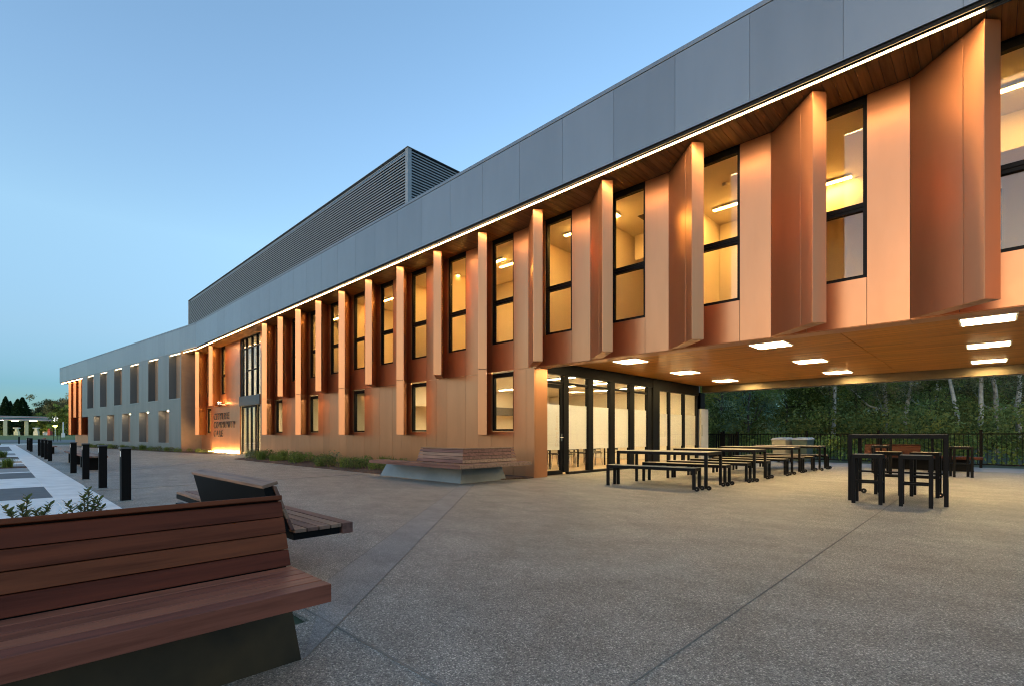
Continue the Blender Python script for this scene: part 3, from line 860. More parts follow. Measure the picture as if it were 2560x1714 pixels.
# sign, its flood lamp and the glowing strip at its foot
sg = thing('wall_sign', 'dark raised capital lettering reading CITYLIFE COMMUNITY CARE on the copper wall beside the entry', 'sign', (-35.3, WY, 0))
M_SIGN = simple('dark_lettering', (.03, .018, .014), .5, .2)
for body, z, wdt in (('CITYLIFE', 2.03, 2.96), ('COMMUNITY', 1.50, 4.03), ('CARE', .97, 1.78)):
    o = text(body, .60, M_SIGN, (0, -.03, z), (PI / 2, 0, 0), .015, 1, 'lettering', sg, None, 'LEFT', -.009, 1.2)
    vx = [v.co.x for v in o.data.vertices]; k = wdt / (max(vx) - min(vx)); o.scale = (k, 1, 1); o.location.x = -min(vx) * k
fl = thing('flood_lamp', 'small pale flood lamp on the copper wall above the sign lettering', 'lamp', (-33.3, WY, 2.9))
q = MB(); q.box(-.06, .06, -.03, -.002, -.05, .05); q.tube([(0, -.03, 0), (0, -.20, .03)], .018, 8); q.build('bracket', M_WHITE, fl)
q = MB(); q.tube([(-.17, -.27, .06), (.17, -.27, .06)], .07, 10); q.build('lamp_head', M_WHITE, fl)
q = MB(); q.box(-.15, .15, -.315, -.225, .131, .137); q.build('lens', emit('flood_lens', (1.0, .62, .2), 40), fl)
ls = thing('light_strip', 'glowing light strip on the ground at the foot of the sign wall', 'light strip', (-33.2, WY - .22, 0))
q = MB(); q.box(-2.7, 2.7, -.06, .06, .0, .06); q.build('housing', M_STEEL, ls)
for a in (-2.66, -.88, .9):
    q = MB(); q.box(a, a + 1.72, -.045, .045, .061, .085); q.build('diffuser', emit('sign_wash_lamp', (1, .60, .22), 42), ls)

# pale freestanding panel at the far end of the glazing
sp = thing('screen_panel', 'tall pale panel standing at the far end of the glazed wall', 'panel', (GX + .04, 19.9, 0))
q = MB(); q.box(-.04, .04, -.30, .40, 0, 2.14); q.build('panel', M_STONE, sp, bevel=.006)
q = MB(); q.box(.042, .06, -.26, -.23, 1.05, 1.5); q.build('handle', M_STEEL, sp)

# ------------------------------------------------------------------ benches of hardwood slats on folded steel plinths
def slat_bench(name, label, length, back0, back1, loc, rz, wood, steel, cap=True, base=(.45, .45), ends=(.12, .12), group='timber slat benches'):
    # local frame: front edge along x from 0 to length at y=0, seat runs back to y=.43
    t = thing(name, label, 'bench', loc, rz, group)
    q = MB(); n = 5; w = .43 / n
    for i in range(n):
        if i == 0: q.box(0, length, 0, w - .0045, .372, .45)
        else: q.box(0, length, i * w + .0045, (i + 1) * w - .0045, .425, .45)
    q.build('seat', M_IPE_LIT if wood is M_IPE else wood, t, bevel=.003)
    q = MB(); q.box(.02, length - .02, w + .01, .43, .375, .422); q.build('seat_frame', M_BLACK, t)
    q = MB()
    h = .074; z = .453; y = .432
    for i in range(4):
        y0 = y + i * .030; z0 = z + i * (h + .003)
        q.hexa([(back0, y0, z0), (back1, y0, z0), (back1, y0 + .022, z0), (back0, y0 + .022, z0)],
               [(back0, y0 + .028, z0 + h - .001), (back1, y0 + .028, z0 + h - .001), (back1, y0 + .05, z0 + h - .001), (back0, y0 + .05, z0 + h - .001)])
    if cap: q.hexa([(back0, y + .108, .770), (back1, y + .108, .770), (back1, y + .205, .745), (back0, y + .205, .745)],
                   [(back0, y + .112, .792), (back1, y + .112, .792), (back1, y + .209, .767), (back0, y + .209, .767)])
    q.build('backrest', wood, t, bevel=.003)
    q = MB(); a, b = back0 + .012, back1 - .012
    q.hexa([(a, y + .03, .44), (b, y + .03, .44), (b, y + .12, .44), (a, y + .12, .44)], [(a, y + .15, .766), (b, y + .15, .766), (b, y + .195, .744), (a, y + .195, .744)])
    q.build('back_panel', M_BLACK, t)
    q = MB(); a, b = base[0], length - base[1]; e, e2 = ends
    q.hexa([(a, .36, 0), (b, .36, 0), (b, .60, 0), (a, .60, 0)], [(a + e, .46, .373), (b - e2, .46, .373), (b - e2, .52, .373), (a + e, .52, .373)])
    q.build('plinth', steel, t)
    return t
# bench nearest the camera: front edge on x=-2.07, end at y=1.0
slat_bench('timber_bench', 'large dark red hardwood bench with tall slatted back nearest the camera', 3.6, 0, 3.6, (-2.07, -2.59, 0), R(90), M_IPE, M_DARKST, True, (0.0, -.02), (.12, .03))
# bench behind it, facing the building
slat_bench('timber_bench', 'weathered hardwood bench turned to the building, just behind the big front bench', 3.27, 0, 1.72, (-3.43, 1.84, 0), R(180), M_IPEX, M_BLACK, True, (.5, .3))
# corner bench by the wall, two arms meeting at a right angle
t = thing('corner_bench', 'long corner bench of brown slats on a pale steel plinth beside the garden bed', 'bench', (-8.03, 6.74, 0), 0, 'timber slat benches')
def lprism(q, o, w, z0, z1, x_end, y_end):
    # L plan: along -x and along +y, offset o from the outer edge, width w
    q.prism([(x_end, o), (-o, o), (-o - w, o + w), (x_end, o + w)], z0, z1)
    q.prism([(-o, o), (-o, y_end), (-o - w, y_end), (-o - w, o + w)], z0, z1)
q = MB()
for i in range(5):
    o = i * .088
    lprism(q, o, .083, .372 if i == 0 else .425, .45, -3.68, 2.26)
q.build('seat', M_IPEX, t, bevel=.003)
q = MB(); lprism(q, .09, .35, .375, .422, -3.66, 2.24); q.build('seat_frame', M_BLACK, t)
q = MB()
for i in range(4):
    o = .44 + i * .03; z0 = .462 + i * .077; o2 = o + .028; z1 = z0 + .068; w = .022
    q.hexa([(-2.2, o, z0), (-o, o, z0), (-o - w, o + w, z0), (-2.2, o + w, z0)], [(-2.2 + .03, o2, z1), (-o2, o2, z1), (-o2 - w, o2 + w, z1), (-2.2 + .03, o2 + w, z1)])
    q.hexa([(-o, o, z0), (-o, 2.22, z0), (-o - w, 2.22, z0), (-o - w, o + w, z0)], [(-o2, o2, z1), (-o2, 2.19, z1), (-o2 - w, 2.19, z1), (-o2 - w, o2 + w, z1)])
o = .55; w = .09
q.prism([(-2.17, o), (-o, o), (-o - w, o + w), (-2.17, o + w)], .772, .792); q.prism([(-o, o), (-o, 2.2), (-o - w, 2.2), (-o - w, o + w)], .772, .792)
q.build('backrest', M_IPEX, t, bevel=.003)
q = MB(); lprism(q, .585, .03, .44, .768, -2.12, 2.15); q.build('back_panel', M_BLACK, t)
q = MB()
q.hexa([(-3.93, .48, 0), (-.56, .48, 0), (-.86, .80, 0), (-3.93, .80, 0)], [(-3.74, .60, .373), (-.64, .60, .373), (-.80, .72, .373), (-3.74, .72, .373)])
q.hexa([(-.56, .481, 0), (-.56, 1.95, 0), (-.86, 1.95, 0), (-.86, .801, 0)], [(-.64, .601, .373), (-.64, 1.85, .373), (-.80, 1.85, .373), (-.80, .721, .373)])
q.build('plinth', M_GALV, t)
# bench near the rear fence
slat_bench('timber_bench', 'red brown slat bench in front of the black fence behind the tall tables', 2.9, 0, 1.46, (-3.06, 19.75, 0), 0, timber('red_slats', [(.06, .02, .013), (.048, .016, .011), (.068, .024, .015)], 0, .5), M_BLACK, True, (.2, .2))

# ------------------------------------------------------------------ tables and benches under the bridge
def legbox(q, x, y, s, z0, z1): q.box(x - s / 2, x + s / 2, y - s / 2, y + s / 2, z0, z1)
def castor(par, x, y, sx):
    q = MB(); q.tube([(x - .016, y, .045), (x + .016, y, .045)], .045, 14)
    # turn the wheel to face along y
    q.v = [(x + (v[1] - y), y + (v[0] - x), v[2]) for v in q.v]
    o = q.build('castor', M_BLACK, par, smooth=False)
    h = MB(); h.tube([(x, y - .02, .045), (x, y + .02, .045)], .009, 10); h.build('hub', M_STEEL, o)
def trestle(name, label, cat, L, W, H, loc, rz, group, leg=.055, rails=None, castors='right'):
    t = thing(name, label, cat, loc, rz, group)
    q = MB(); n = max(3, round(W / .14)); w = (W - .02) / n
    for i in range(n): q.box(-L / 2 + .012, L / 2 - .012, -W / 2 + .01 + i * w + .003, -W / 2 + .01 + (i + 1) * w - .003, H - .018, H)
    q.build('tabletop' if cat == 'table' else 'seat', M_DECK, t)
    q = MB()
    q.box(-L / 2, L / 2, -W / 2, -W / 2 + .012, H - .065, H - .004); q.box(-L / 2, L / 2, W / 2 - .012, W / 2, H - .065, H - .004)
    q.box(-L / 2, -L / 2 + .012, -W / 2 + .012, W / 2 - .012, H - .065, H - .004); q.box(L / 2 - .012, L / 2, -W / 2 + .012, W / 2 - .012, H - .065, H - .004)
    q.build('frame', M_BLACK, t)
    for sx in (-1, 1):
        for sy in (-1, 1):
            cs = (castors == 'right' and sx > 0) or (castors == 'back' and sy > 0)
            q = MB(); legbox(q, sx * (L / 2 - leg / 2 + .001), sy * (W / 2 - leg / 2 + .001), leg, .03 if cs else 0, H - .002); q.build('leg', M_BLACK, t, bevel=.003)
            if cs: castor(t, sx * (L / 2 - leg / 2) + (.06 if castors == 'right' else -sx * .06), sy * (W / 2 - leg / 2), 0)
    if rails:
        q = MB(); z = rails
        q.box(-L / 2 + leg, L / 2 - leg, -W / 2 + .01, -W / 2 + .045, z, z + .03) if castors != 'back' else None
        q.box(-L / 2 + .01, -L / 2 + .045, -W / 2 + leg, W / 2 - leg, z, z + .03); q.box(L / 2 - .045, L / 2 - .01, -W / 2 + leg, W / 2 - leg, z, z + .03)
        q.box(-L / 2 + leg, L / 2 - leg, W / 2 - .045, W / 2 - .01, z, z + .03)
        q.build('foot_rail', M_BLACK, t)
    return t
pos = ('nearest the plaza edge', 'second from the plaza edge', 'third from the plaza edge', 'furthest under the bridge')
TA = R(4.5)
table0 = trestle('long_table', 'long slatted table on black legs with castors, ' + pos[0], 'table', 1.97, .98, .75, (-5.06, 10.14, 0), TA, 'long tables under the bridge')
bench0 = trestle('long_bench', 'slatted bench on the front side of the long table ' + pos[0], 'bench', 1.92, .36, .45, (-5.10, 9.48, 0), TA, 'benches at the long tables')
for i, (x, y) in enumerate(((-4.96, 12.68), (-4.93, 15.62), (-4.76, 17.90))):
    dup(table0, (x, y, 0), R(3.0), 'long slatted table on black legs with castors, ' + pos[i + 1])
for i, (x, y, s) in enumerate(((-5.05, 10.93, 1), (-4.98, 12.02, 0), (-4.96, 13.36, 1), (-4.91, 14.72, 0), (-4.90, 16.26, 1), (-4.84, 17.20, 0), (-4.74, 18.56, 1))):
    dup(bench0, (x, y, 0), R(3.5), 'slatted bench on the %s side of the long table %s' % (('front', 'back')[s], pos[(i + 1) // 2]))
bt = trestle('bar_table', 'tall square bar table with black frame in front of four stools', 'table', 1.27, 1.46, 1.105, (-1.14, 10.70, 0), R(3.5), 'tall bar tables', .055, .40, 'back')
dup(bt, (-1.62, 18.05, 0), R(20), 'tall bar table half hidden behind the nearer one', None, (1.0, .7, 1.0))
st = trestle('bar_stool', 'black bar stool at the left front of the near bar table', 'stool', .40, .38, .79, (-1.43, 9.78, 0), R(2), 'bar stools', .05, .33, None)
dup(st, (-.83, 9.83, 0), R(3), 'black bar stool at the right front of the near bar table')
dup(st, (-1.37, 11.48, 0), R(3), 'black bar stool at the left back of the near bar table')
dup(st, (-.84, 11.50, 0), R(-2), 'black bar stool at the right back of the near bar table')
dup(st, (-.56, 17.45, 0), R(15), 'dark stool standing right of the far bar table')
dup(st, (-2.26, 17.5, 0), R(15), 'dark stool standing left of the far bar table')

# dining room furniture behind the glass
M_CHAIR = simple('dark_plastic', (.02, .02, .022), .5)
dt = thing('dining_table', 'x', 'table', (0, 0, 0), 0, 'tables in the dining room')
q = MB(); q.box(-.75, .75, -.38, .38, .71, .74); q.build('tabletop', M_WHITE, dt)
for sx in (-.68, .68):
    for sy in (-.32, .32): q = MB(); legbox(q, sx, sy, .04, .02, .71); q.build('leg', M_BLACK, dt)
dc = thing('dining_chair', 'dark chair pushed in at a table in the dining room behind the glass', 'chair', (0, 0, 0), 0, 'chairs in the dining room')
q = MB(); q.box(-.21, .21, -.2, .2, .44, .465); q.build('seat', M_CHAIR, dc, bevel=.006)
q = MB(); q.hexa([(-.2, .19, .54), (.2, .19, .54), (.2, .21, .54), (-.2, .21, .54)], [(-.19, .26, .80), (.19, .26, .80), (.19, .28, .80), (-.19, .28, .80)]); q.build('backrest', M_CHAIR, dc)
for sx in (-.19, .19):
    q = MB(); q.tube([(sx, -.17, .44), (sx * 1.08, -.21, .02)], .011, 6); q.build('leg', M_STEEL, dc)
    q = MB(); q.tube([(sx, .24, .78), (sx, .18, .44), (sx * 1.08, .24, .02)], .011, 6); q.build('leg', M_STEEL, dc)
tl = ('nearest the glass door', 'behind the first glass panel', 'behind the second glass panel', 'behind the third glass panel')
for i, (x, y) in enumerate(((-10.6, 10.7), (-10.6, 12.3), (-10.7, 13.9), (-10.7, 15.5))):
    lb = 'white topped dining table with dark legs, ' + tl[i]
    if i == 0: dt.location = (x, y, 0); dt['label'] = lb
    else: dup(dt, (x, y, 0), 0, lb)
    for j, (dx, dy, rz) in enumerate(((-.4, .55, 0), (.4, .55, 0), (-.4, -.55, PI), (.4, -.55, PI))):
        if i == j == 0: dc.location = (x + dx, y + dy, 0)
        else: dup(dc, (x + dx, y + dy, 0), rz + (i * 7 + j * 3) % 5 * .06)

# ------------------------------------------------------------------ bollards and plaza furniture on the left
bo = thing('bollard', 'x', 'bollard', (0, 0, 0), 0, 'bollards along the kerb')
q = MB(); q.box(-.065, .065, -.065, .065, 0, .865); q.build('post', M_BLACK, bo, bevel=.003)
q = MB(); q.box(-.078, .078, -.078, .078, .866, .892); q.build('cap', simple('bollard_cap', (.10, .10, .10), .4, .4), bo, bevel=.004)
q = MB(); q.box(-.03, .03, -.0675, -.0655, .74, .83); q.build('reflector', M_WHITE, bo)
q = MB(); q.box(-.085, .085, -.085, .085, 0, .012); q.build('base_plate', M_STEEL, bo)
bx_ = [-10.36, -13.13, -16.0, -18.87, -28.1, -30.5, -33.0, -35.7, -45.0, -47.5, -50.1]
bol = ['nearest the front bench, leaning slightly', 'second from the front bench', 'third from the front bench', 'fourth from the front bench, last before the gap', 'first after the gap in the line',
       'second after the gap', 'third after the gap', 'fourth after the gap', 'first of the far trio', 'middle of the far trio', 'last of the far trio']
for i, x in enumerate(bx_):
    lb = 'black square bollard, ' + bol[i]
    if i == 0: bo.location = (x, 1.47, 0); bo['label'] = lb; bo.rotation_euler = (0, R(-1.2), R(3))
    else: dup(bo, (x, 1.49, 0), R((i * 37) % 7 - 3), lb)
dup(bo, (-78, 1.6, 0), 0, 'single black bollard on the white painted island beyond the car park')
struct('traffic_island', box(-80.5, -75.6, .2, 3.4, -.02, .09), M_WHITE)
sb = thing('slab_bench', 'x', 'bench', (0, 0, 0), 0, 'slab benches on the plaza')
q = MB(); 
for i in range(4): q.box(-1.75, 1.75, -.25 + i * .125 + .003, -.125 + i * .125 - .003, .40, .45)
q.build('seat', M_IPEX, sb, bevel=.004)
for sx in (-.95, .95): q = MB(); q.box(sx - .14, sx + .14, -.16, .16, 0, .398); q.build('leg', M_BLACK, sb)
for i, (x, y) in enumerate(((-21.3, 2.1), (-25.4, 2.1), (-40.2, 2.1))):
    lb = 'dark backless slab bench behind the bollards, ' + ('nearest of three', 'middle of three', 'farthest of three')[i]
    if i == 0: sb.location = (x, y, 0); sb['label'] = lb
    else: dup(sb, (x, y, 0), 0, lb)
mw = thing('rusted_panel', 'rust brown upright panel between the bollards', 'panel', (-42.8, 2.0, 0))
q = MB(); q.box(-.9, .9, -.04, .04, 0, .92)
q.build('plate', simple('rusted_steel', (.20, .085, .045), .8, .2, .4, 6, bumps=.3), mw, bevel=.006)

# ------------------------------------------------------------------ bins
wb = thing('wheelie_bin', 'beige lit wheelie bin with pale lid by the rear fence', 'bin', (-6.0, 21.75, 0), R(-8), 'wheelie bins')
M_BINB = simple('bin_body', (.30, .28, .22), .5); M_BING = simple('bin_body_green', (.045, .075, .075), .5)
def binparts(par, body, lid):
    q = MB(); q.hexa([(-.22, -.25, .06), (.22, -.25, .06), (.22, .25, .06), (-.22, .25, .06)], [(-.28, -.34, .90), (.28, -.34, .90), (.28, .34, .90), (-.28, .34, .90)]); q.build('body', body, par, bevel=.02)
    q = MB(); q.hexa([(-.31, -.38, .905), (.31, -.38, .905), (.31, .37, .93), (-.31, .37, .93)], [(-.24, -.28, .975), (.24, -.28, .975), (.24, .30, 1.0), (-.24, .30, 1.0)]); q.build('lid', lid, par, bevel=.012)
    for s in (-.24, .24):
        q = MB(); q.tube([(s - .03, .24, .10), (s + .03, .24, .10)], .10, 14); q.build('wheel', M_BLACK, par)
    q = MB(); q.tube([(-.24, .42, .88), (.24, .42, .88)], .015, 8); q.build('handle', M_BLACK, par)
binparts(wb, M_BINB, simple('bin_lid', (.40, .40, .39), .45))
wb2 = thing('wheelie_bin', 'dark green wheelie bin with pale lid right of the beige bin', 'bin', (-5.28, 21.80, 0), R(-8), 'wheelie bins')
binparts(wb2, M_BING, simple('bin_lid_pale', (.36, .39, .42), .45))

# ------------------------------------------------------------------ rear fence
FA, FB = Vector((-16, 23.45, 0)), Vector((6, 22.35, 0))
ft = thing('bar_fence', 'black steel bar fence along the back path in front of the trees', 'fence', FA[:], math.atan2(FB.y - FA.y, FB.x - FA.x))
Lf = (FB - FA).length
q = MB(); q.box(0, Lf, -.02, .02, 1.11, 1.15); q.build('rail', M_BLACK, ft)
q = MB(); q.box(0, Lf, -.02, .02, .10, .14); q.build('rail', M_BLACK, ft)
q = MB(); x = .06
while x < Lf - .03:
    q.box(x - .009, x + .009, -.009, .009, .141, 1.109); x += .115
q.build('bar_panel', M_BLACK, ft)
pp = None
for i, x in enumerate((0, 2.4, 4.8, 7.2, 10.6, 13.0, 15.78, 18.2, 20.6)):
    if pp is None:
        q = MB(); legbox(q, 0, 0, .075, 0, 1.24); q.box(-.05, .05, -.05, .05, 1.241, 1.27); pp = q.build('post', M_BLACK, ft, bevel=.004)
    else:
        pp = pp.copy(); COL.objects.link(pp)
    pp.location = (x, 0, 0)
gt = thing('gate', 'black gate of close vertical slats left of the bins', 'gate', (-8.75, 22.65, 0), R(-3))
q = MB(); x = -.62
while x < .63: q.box(x - .016, x + .016, -.01, .01, .1, 1.12); x += .052
q.box(-.64, .64, -.015, .015, 1.121, 1.16); q.box(-.64, .64, -.015, .015, .06, .099); q.build('leaf', M_BLACK, gt)
for s in (-.70, 0.0, .70): q = MB(); q.box(s - .04, s + .04, .02, .1, 0, 1.24); q.build('post', M_BLACK, gt)

# ------------------------------------------------------------------ vegetation
rng = random.Random(5)
def leaf_quad(q, c, size, rnd, ratio=.45, up=None, mi=0):
    d = Vector((rnd.gauss(0, 1), rnd.gauss(0, 1), rnd.gauss(0, .8) + (up or 0))).normalized()
    n = d.cross(Vector((rnd.gauss(0, 1), rnd.gauss(0, 1), rnd.gauss(0, 1)))).normalized()
    a = d * size; b = n * size * ratio
    q.add([c - a * .5, c + b * .5, c + a * .5, c - b * .5], [(0, 1, 2, 3)], mi)
def leaf_clump(q, p, s, flat, n, size, rnd, ratio):
    for k in range(n):
        d = Vector((rnd.gauss(0, 1), rnd.gauss(0, 1), rnd.gauss(.25, 1))).normalized()
        c = p + Vector((d.x * s, d.y * s, d.z * s * flat)) * (rnd.random() ** .45) * rnd.uniform(.85, 1.2)
        nr = (d + Vector((rnd.gauss(0, .45), rnd.gauss(0, .45), rnd.gauss(.15, .45)))).normalized()
        a = nr.cross(Vector((rnd.gauss(0, 1), rnd.gauss(0, 1), rnd.gauss(0, 1)))).normalized() * size * rnd.uniform(.6, 1.3); b = nr.cross(a) * ratio
        q.add([c - a * .5, c + b * .5, c + a * .5, c - b * .5], [(0, 1, 2, 3)])
def make_tree(name, seed, h, tr, cr, z0, leaf, clumps, per, lean, bark, leafm, flat=.8, ratio=.5, forks=3, droop=0):
    rnd = random.Random(seed)
    t = thing(name, 'x', 'tree')
    tk = MB(); pts = []; rad = []
    bx, by = lean
    for i in range(7):
        f = i / 6
        pts.append((bx * f * f + rnd.gauss(0, .05) * h * .12 * (i > 0), by * f + rnd.gauss(0, .05) * h * .12 * (i > 0), h * .8 * f)); rad.append(tr * (1 - .8 * f) + .012)
    tk.tube(pts, rad, 8)
    tips = [Vector(pts[-1])]
    for j in range(forks):
        i = rnd.choice((2, 3, 4, 5)); p = Vector(pts[i]); a = rnd.uniform(0, 2 * PI)
        e = p + Vector((math.cos(a) * cr * .75, math.sin(a) * cr * .75, h * rnd.uniform(.15, .32)))
        mid = (p + e) / 2 + Vector((0, 0, -.04 * h)); r0 = rad[i] * .6
        tk.tube([p, mid, e], [r0, r0 * .7, .012], 6); tips.append(e); tips.append(mid)
    tk.build('trunk', bark, t, smooth=True)
    cw = MB()
    for c in range(clumps):
        if c % 3 == 0: base = rnd.choice(tips); p = base + Vector((rnd.gauss(0, .3) * cr, rnd.gauss(0, .3) * cr, rnd.gauss(0, .25) * cr))
        else:
            a = rnd.uniform(0, 2 * PI); f = rnd.uniform(0, 1) ** 1.25; zz = z0 + (h - z0) * f
            prof = math.sin(PI * min(.97, (.30 + .68 * f))) ** .8
            rr = cr * prof * rnd.uniform(.62, 1.05)
            p = Vector((bx * f + math.cos(a) * rr, by * f + math.sin(a) * rr, zz))
        s = rnd.uniform(.16, .30) * cr + .08; cw.tint = clump_tint(rnd)
        leaf_clump(cw, p, s, flat, int(per * (s / (.23 * cr + .08)) ** 1.6), leaf, rnd, ratio)
    cw.build('crown', leafm, t)
    return t
def place(root, first, loc, rz, label, sc=1.0, group=None):
    if not first.get(root.name):
        first[root.name] = 1
        root.location = loc; root.rotation_euler = (0, 0, rz); root.scale = (sc,) * 3; root['label'] = label
        if group: root['group'] = group
        return root
    return dup(root, loc, rz, label, group, sc)
used = {}
GRP = 'trees behind the rear fence'
tA = make_tree('paperbark_tree', 1, 8.5, .15, 2.3, 3.2, .15, 62, 95, (.5, .1), M_BARK, M_LEAFO, .7, .35, 4)
tB = make_tree('paperbark_tree', 2, 8.0, .13, 2.0, 3.6, .15, 48, 95, (-.7, .2), M_BARK, M_LEAFO, .7, .35, 4)
tC = make_tree('bushy_tree', 3, 7.0, .11, 2.5, .5, .16, 88, 120, (.2, -.1), M_BARKD, M_LEAFD, .8, .5, 4)
tD = make_tree('bushy_tree', 4, 6.2, .10, 2.2, .4, .15, 80, 120, (-.3, .1), M_BARKD, M_LEAFG, .7, .5, 4)
tE = make_tree('silver_wattle', 6, 5.2, .07, 1.7, 1.0, .20, 60, 45, (.3, 0), M_BARKD, M_LEAFB, .8, .3, 6)
def P(sx, d):
    a = R(CAM_YAW); f = (-math.sin(a), math.cos(a)); r = (math.cos(a), math.sin(a)); t = (sx - 1280) / 1240
    return (d * (f[0] + t * r[0]), d * (f[1] + t * r[1]), -.03)
plan = [(tE, 1868, 23.5, .3, 1.0, 'silvery green leafed wattle leaning over the gate'),
        (tC, 1800, 27, 1.0, 1.0, 'dark dense tree at the left end behind the pale panel'),
        (tD, 1968, 27, .5, 1.0, 'bushy bright green tree behind the bins'),
        (tC, 2075, 26, 2.2, .95, 'dark dense tree behind the far end of the long tables'),
        (tA, 2215, 26.5, 4.2, 1.0, 'leaning pale trunked paperbark left of the pair above the bar table'),
        (tB, 2262, 25.5, 3.4, 1.0, 'pale forked paperbark right of the pair above the bar table'),
        (tC, 2330, 25, 4.0, .85, 'dark bushy tree above the right corner of the bar table'),
        (tB, 2395, 21.5, .4, .9, 'slim white trunked paperbark just right of the bar table'),
        (tB, 2452, 21.5, 1.9, .95, 'white trunked paperbark beside the first fence post'),
        (tA, 2492, 23, 2.8, .95, 'thick pale paperbark behind the fence bars, second from the right edge'),
        (tA, 2545, 21.5, 1.0, .95, 'pale leaning paperbark at the right edge of the view'),
        (tD, 2140, 30, 2.0, 1.05, 'bright bushy tree in the second line left of the paperbarks'),
        (tC, 2420, 30, 5.0, 1.1, 'dark tree in the second line between the white trunks'),
        (tA, 2010, 32, .7, 1.1, 'grey leaved paperbark rising behind the bins'),
        (tA, 2340, 32, 5.5, 1.15, 'tall grey leaved paperbark in the second line'),
        (tC, 1880, 33, .1, 1.2, 'tall dark tree behind the silvery wattle'),
        (tC, 2530, 31, 3.1, 1.1, 'dark tree in the second line at the right edge'),
        (tB, 2085, 24.6, 2.2, .9, 'slim paperbark with thin trunk left of the dark bush'),
        (tD, 1760, 33, 3.0, 1.2, 'bushy tree behind the end of the glazed wall')]
for root, sx, d, rz, sc, lb in plan: place(root, used, P(sx, d + 8), rz, lb, sc * 1.22, GRP)
# low scrub along the fence and the wood further back, both uncountable
def foliage_mass(name, spots, leaf, mat, seed):
    rnd = random.Random(seed); q = MB()
    for (x, y, z, r, n) in spots:
        q.tint = clump_tint(rnd)
        leaf_clump(q, Vector((x, y, z)), r * 1.7, .8, n, leaf, rnd, .5)
    return tag(q.build(name, mat), kind='stuff')
rnd = random.Random(9)
foliage_mass('undergrowth', [(rnd.uniform(-15, 5), rnd.uniform(24.6, 31), rnd.uniform(.1, .9), rnd.uniform(.2, .45), 90) for i in range(150)], .16, M_LEAFG, 11)
foliage_mass('undergrowth', [(rnd.uniform(-17, 5), rnd.uniform(30, 44), rnd.uniform(.3, 2.4), rnd.uniform(.4, .8), 90) for i in range(200)], .20, M_LEAFD, 12)
foliage_mass('far_wood', [(x, 52 + z * 2.2 + rnd.uniform(-1.5, 1.5), z, rnd.uniform(.7, 1.3), 80) for x, z in ((rnd.uniform(-60, 34), rnd.uniform(.3, 11)) for i in range(2300))], .42, M_LEAFD, 13)

# plants in the garden beds
def shrub(name, seed, r, h, n, leaf, mat, up=.6, ratio=.3):
    rnd = random.Random(seed); t = thing(name, 'x', 'plant'); q = MB()
    for k in range(n):
        a = rnd.uniform(0, 2 * PI); rr = r * math.sqrt(rnd.random()); z = h * rnd.random() ** .8 * (1 - .5 * rr / r)
        leaf_quad(q, Vector((math.cos(a) * rr, math.sin(a) * rr, z + .03)), leaf * rnd.uniform(.6, 1.3), rnd, ratio, up)
    q.build('foliage', mat, t)
    q = MB()
    for k in range(5):
        a = rnd.uniform(0, 2 * PI); q.tube([(0, 0, 0), (math.cos(a) * r * .5, math.sin(a) * r * .5, h * .7)], [.006, .003], 5)
    q.build('stem', M_BARKD, t); return t
def tuft(name, seed, r, h, n, mat):
    rnd = random.Random(seed); t = thing(name, 'x', 'plant'); q = MB()
    for k in range(n):
        a = rnd.uniform(0, 2 * PI); b = Vector((rnd.gauss(0, r * .3), rnd.gauss(0, r * .3), 0)); hh = h * rnd.uniform(.5, 1.1)
        d = Vector((math.cos(a), math.sin(a), 0)) * r * rnd.uniform(.3, 1.2); w = Vector((-math.sin(a), math.cos(a), 0)) * .008
        m1 = b + d * .45 + Vector((0, 0, hh * .7)); e = b + d + Vector((0, 0, hh))
        q.add([b - w, b + w, m1 + w, m1 - w, e], [(0, 1, 2, 3), (3, 2, 4)])
    q.build('foliage', mat, t); return t
g1 = shrub('garden_shrub', 21, .32, .42, 420, .085, M_LEAFS); g2 = tuft('grass_tuft', 22, .30, .46, 260, M_LEAFG)
g3 = shrub('leafy_plant', 23, .30, .45, 360, .10, M_LEAFG, 1.2, .25); g4 = shrub('garden_shrub', 24, .3, .55, 260, .06, M_LEAFB, 1.2, .3)
GB = 'plants in the bed along the copper wall'
lbs = {g1.name: 'low dark green shrub in the mulch bed along the copper wall', g2.name: 'fine grass tuft in the mulch bed along the copper wall',
       g3.name: 'upright bright leafy plant in the mulch bed along the copper wall', g4.name: 'grey green twiggy shrub in the mulch bed along the copper wall'}
seq = [g4, g1, g3, g1, g4, g1, g2, g1, g4, g2, g2, g3, g1, g2, g3, g3, g1, g3, g1]
rnd = random.Random(31)
for i in range(38):
    x = -24.6 + i * .325; g = seq[i % len(seq)]
    place(g, used, (x + rnd.uniform(-.1, .1), 7.75 + rnd.uniform(-.1, 1.0) + (.35 if x < -23.5 else 0), .02), rnd.uniform(0, 6), lbs[g.name], rnd.uniform(.5, 1.15), GB)
for i in range(20):
    s = 1.5 + i * 1.15 + rnd.uniform(-.2, .2); p = wp(s, -.45 + rnd.uniform(-.15, .15), .0)
    g = (g3, g1, g2, g1)[i % 4]
    dup(g, p, rnd.uniform(0, 6), {g3.name: 'upright leafy plant at the foot of the grey wing', g1.name: 'low shrub at the foot of the grey wing', g2.name: 'grass tuft at the foot of the grey wing'}[g.name], 'plants along the grey wing', rnd.uniform(.6, .95))
for x in (-33.4, -33.9, -34.6, -35.2, -36.3, -37.2):
    dup(g1 if x > -35 else g3, (x, 8.75 + rnd.uniform(-.2, .1), 0), x, 'small green plant in the bed left of the sign' , 'plants near the sign', .6)
m = MB(); m.prism([wp(2.0, -.85)[:2], wp(26, -.85)[:2], wp(26, -.003)[:2], wp(2.0, -.003)[:2]], -.02, .015); struct('garden_bed', m, M_MULCH)
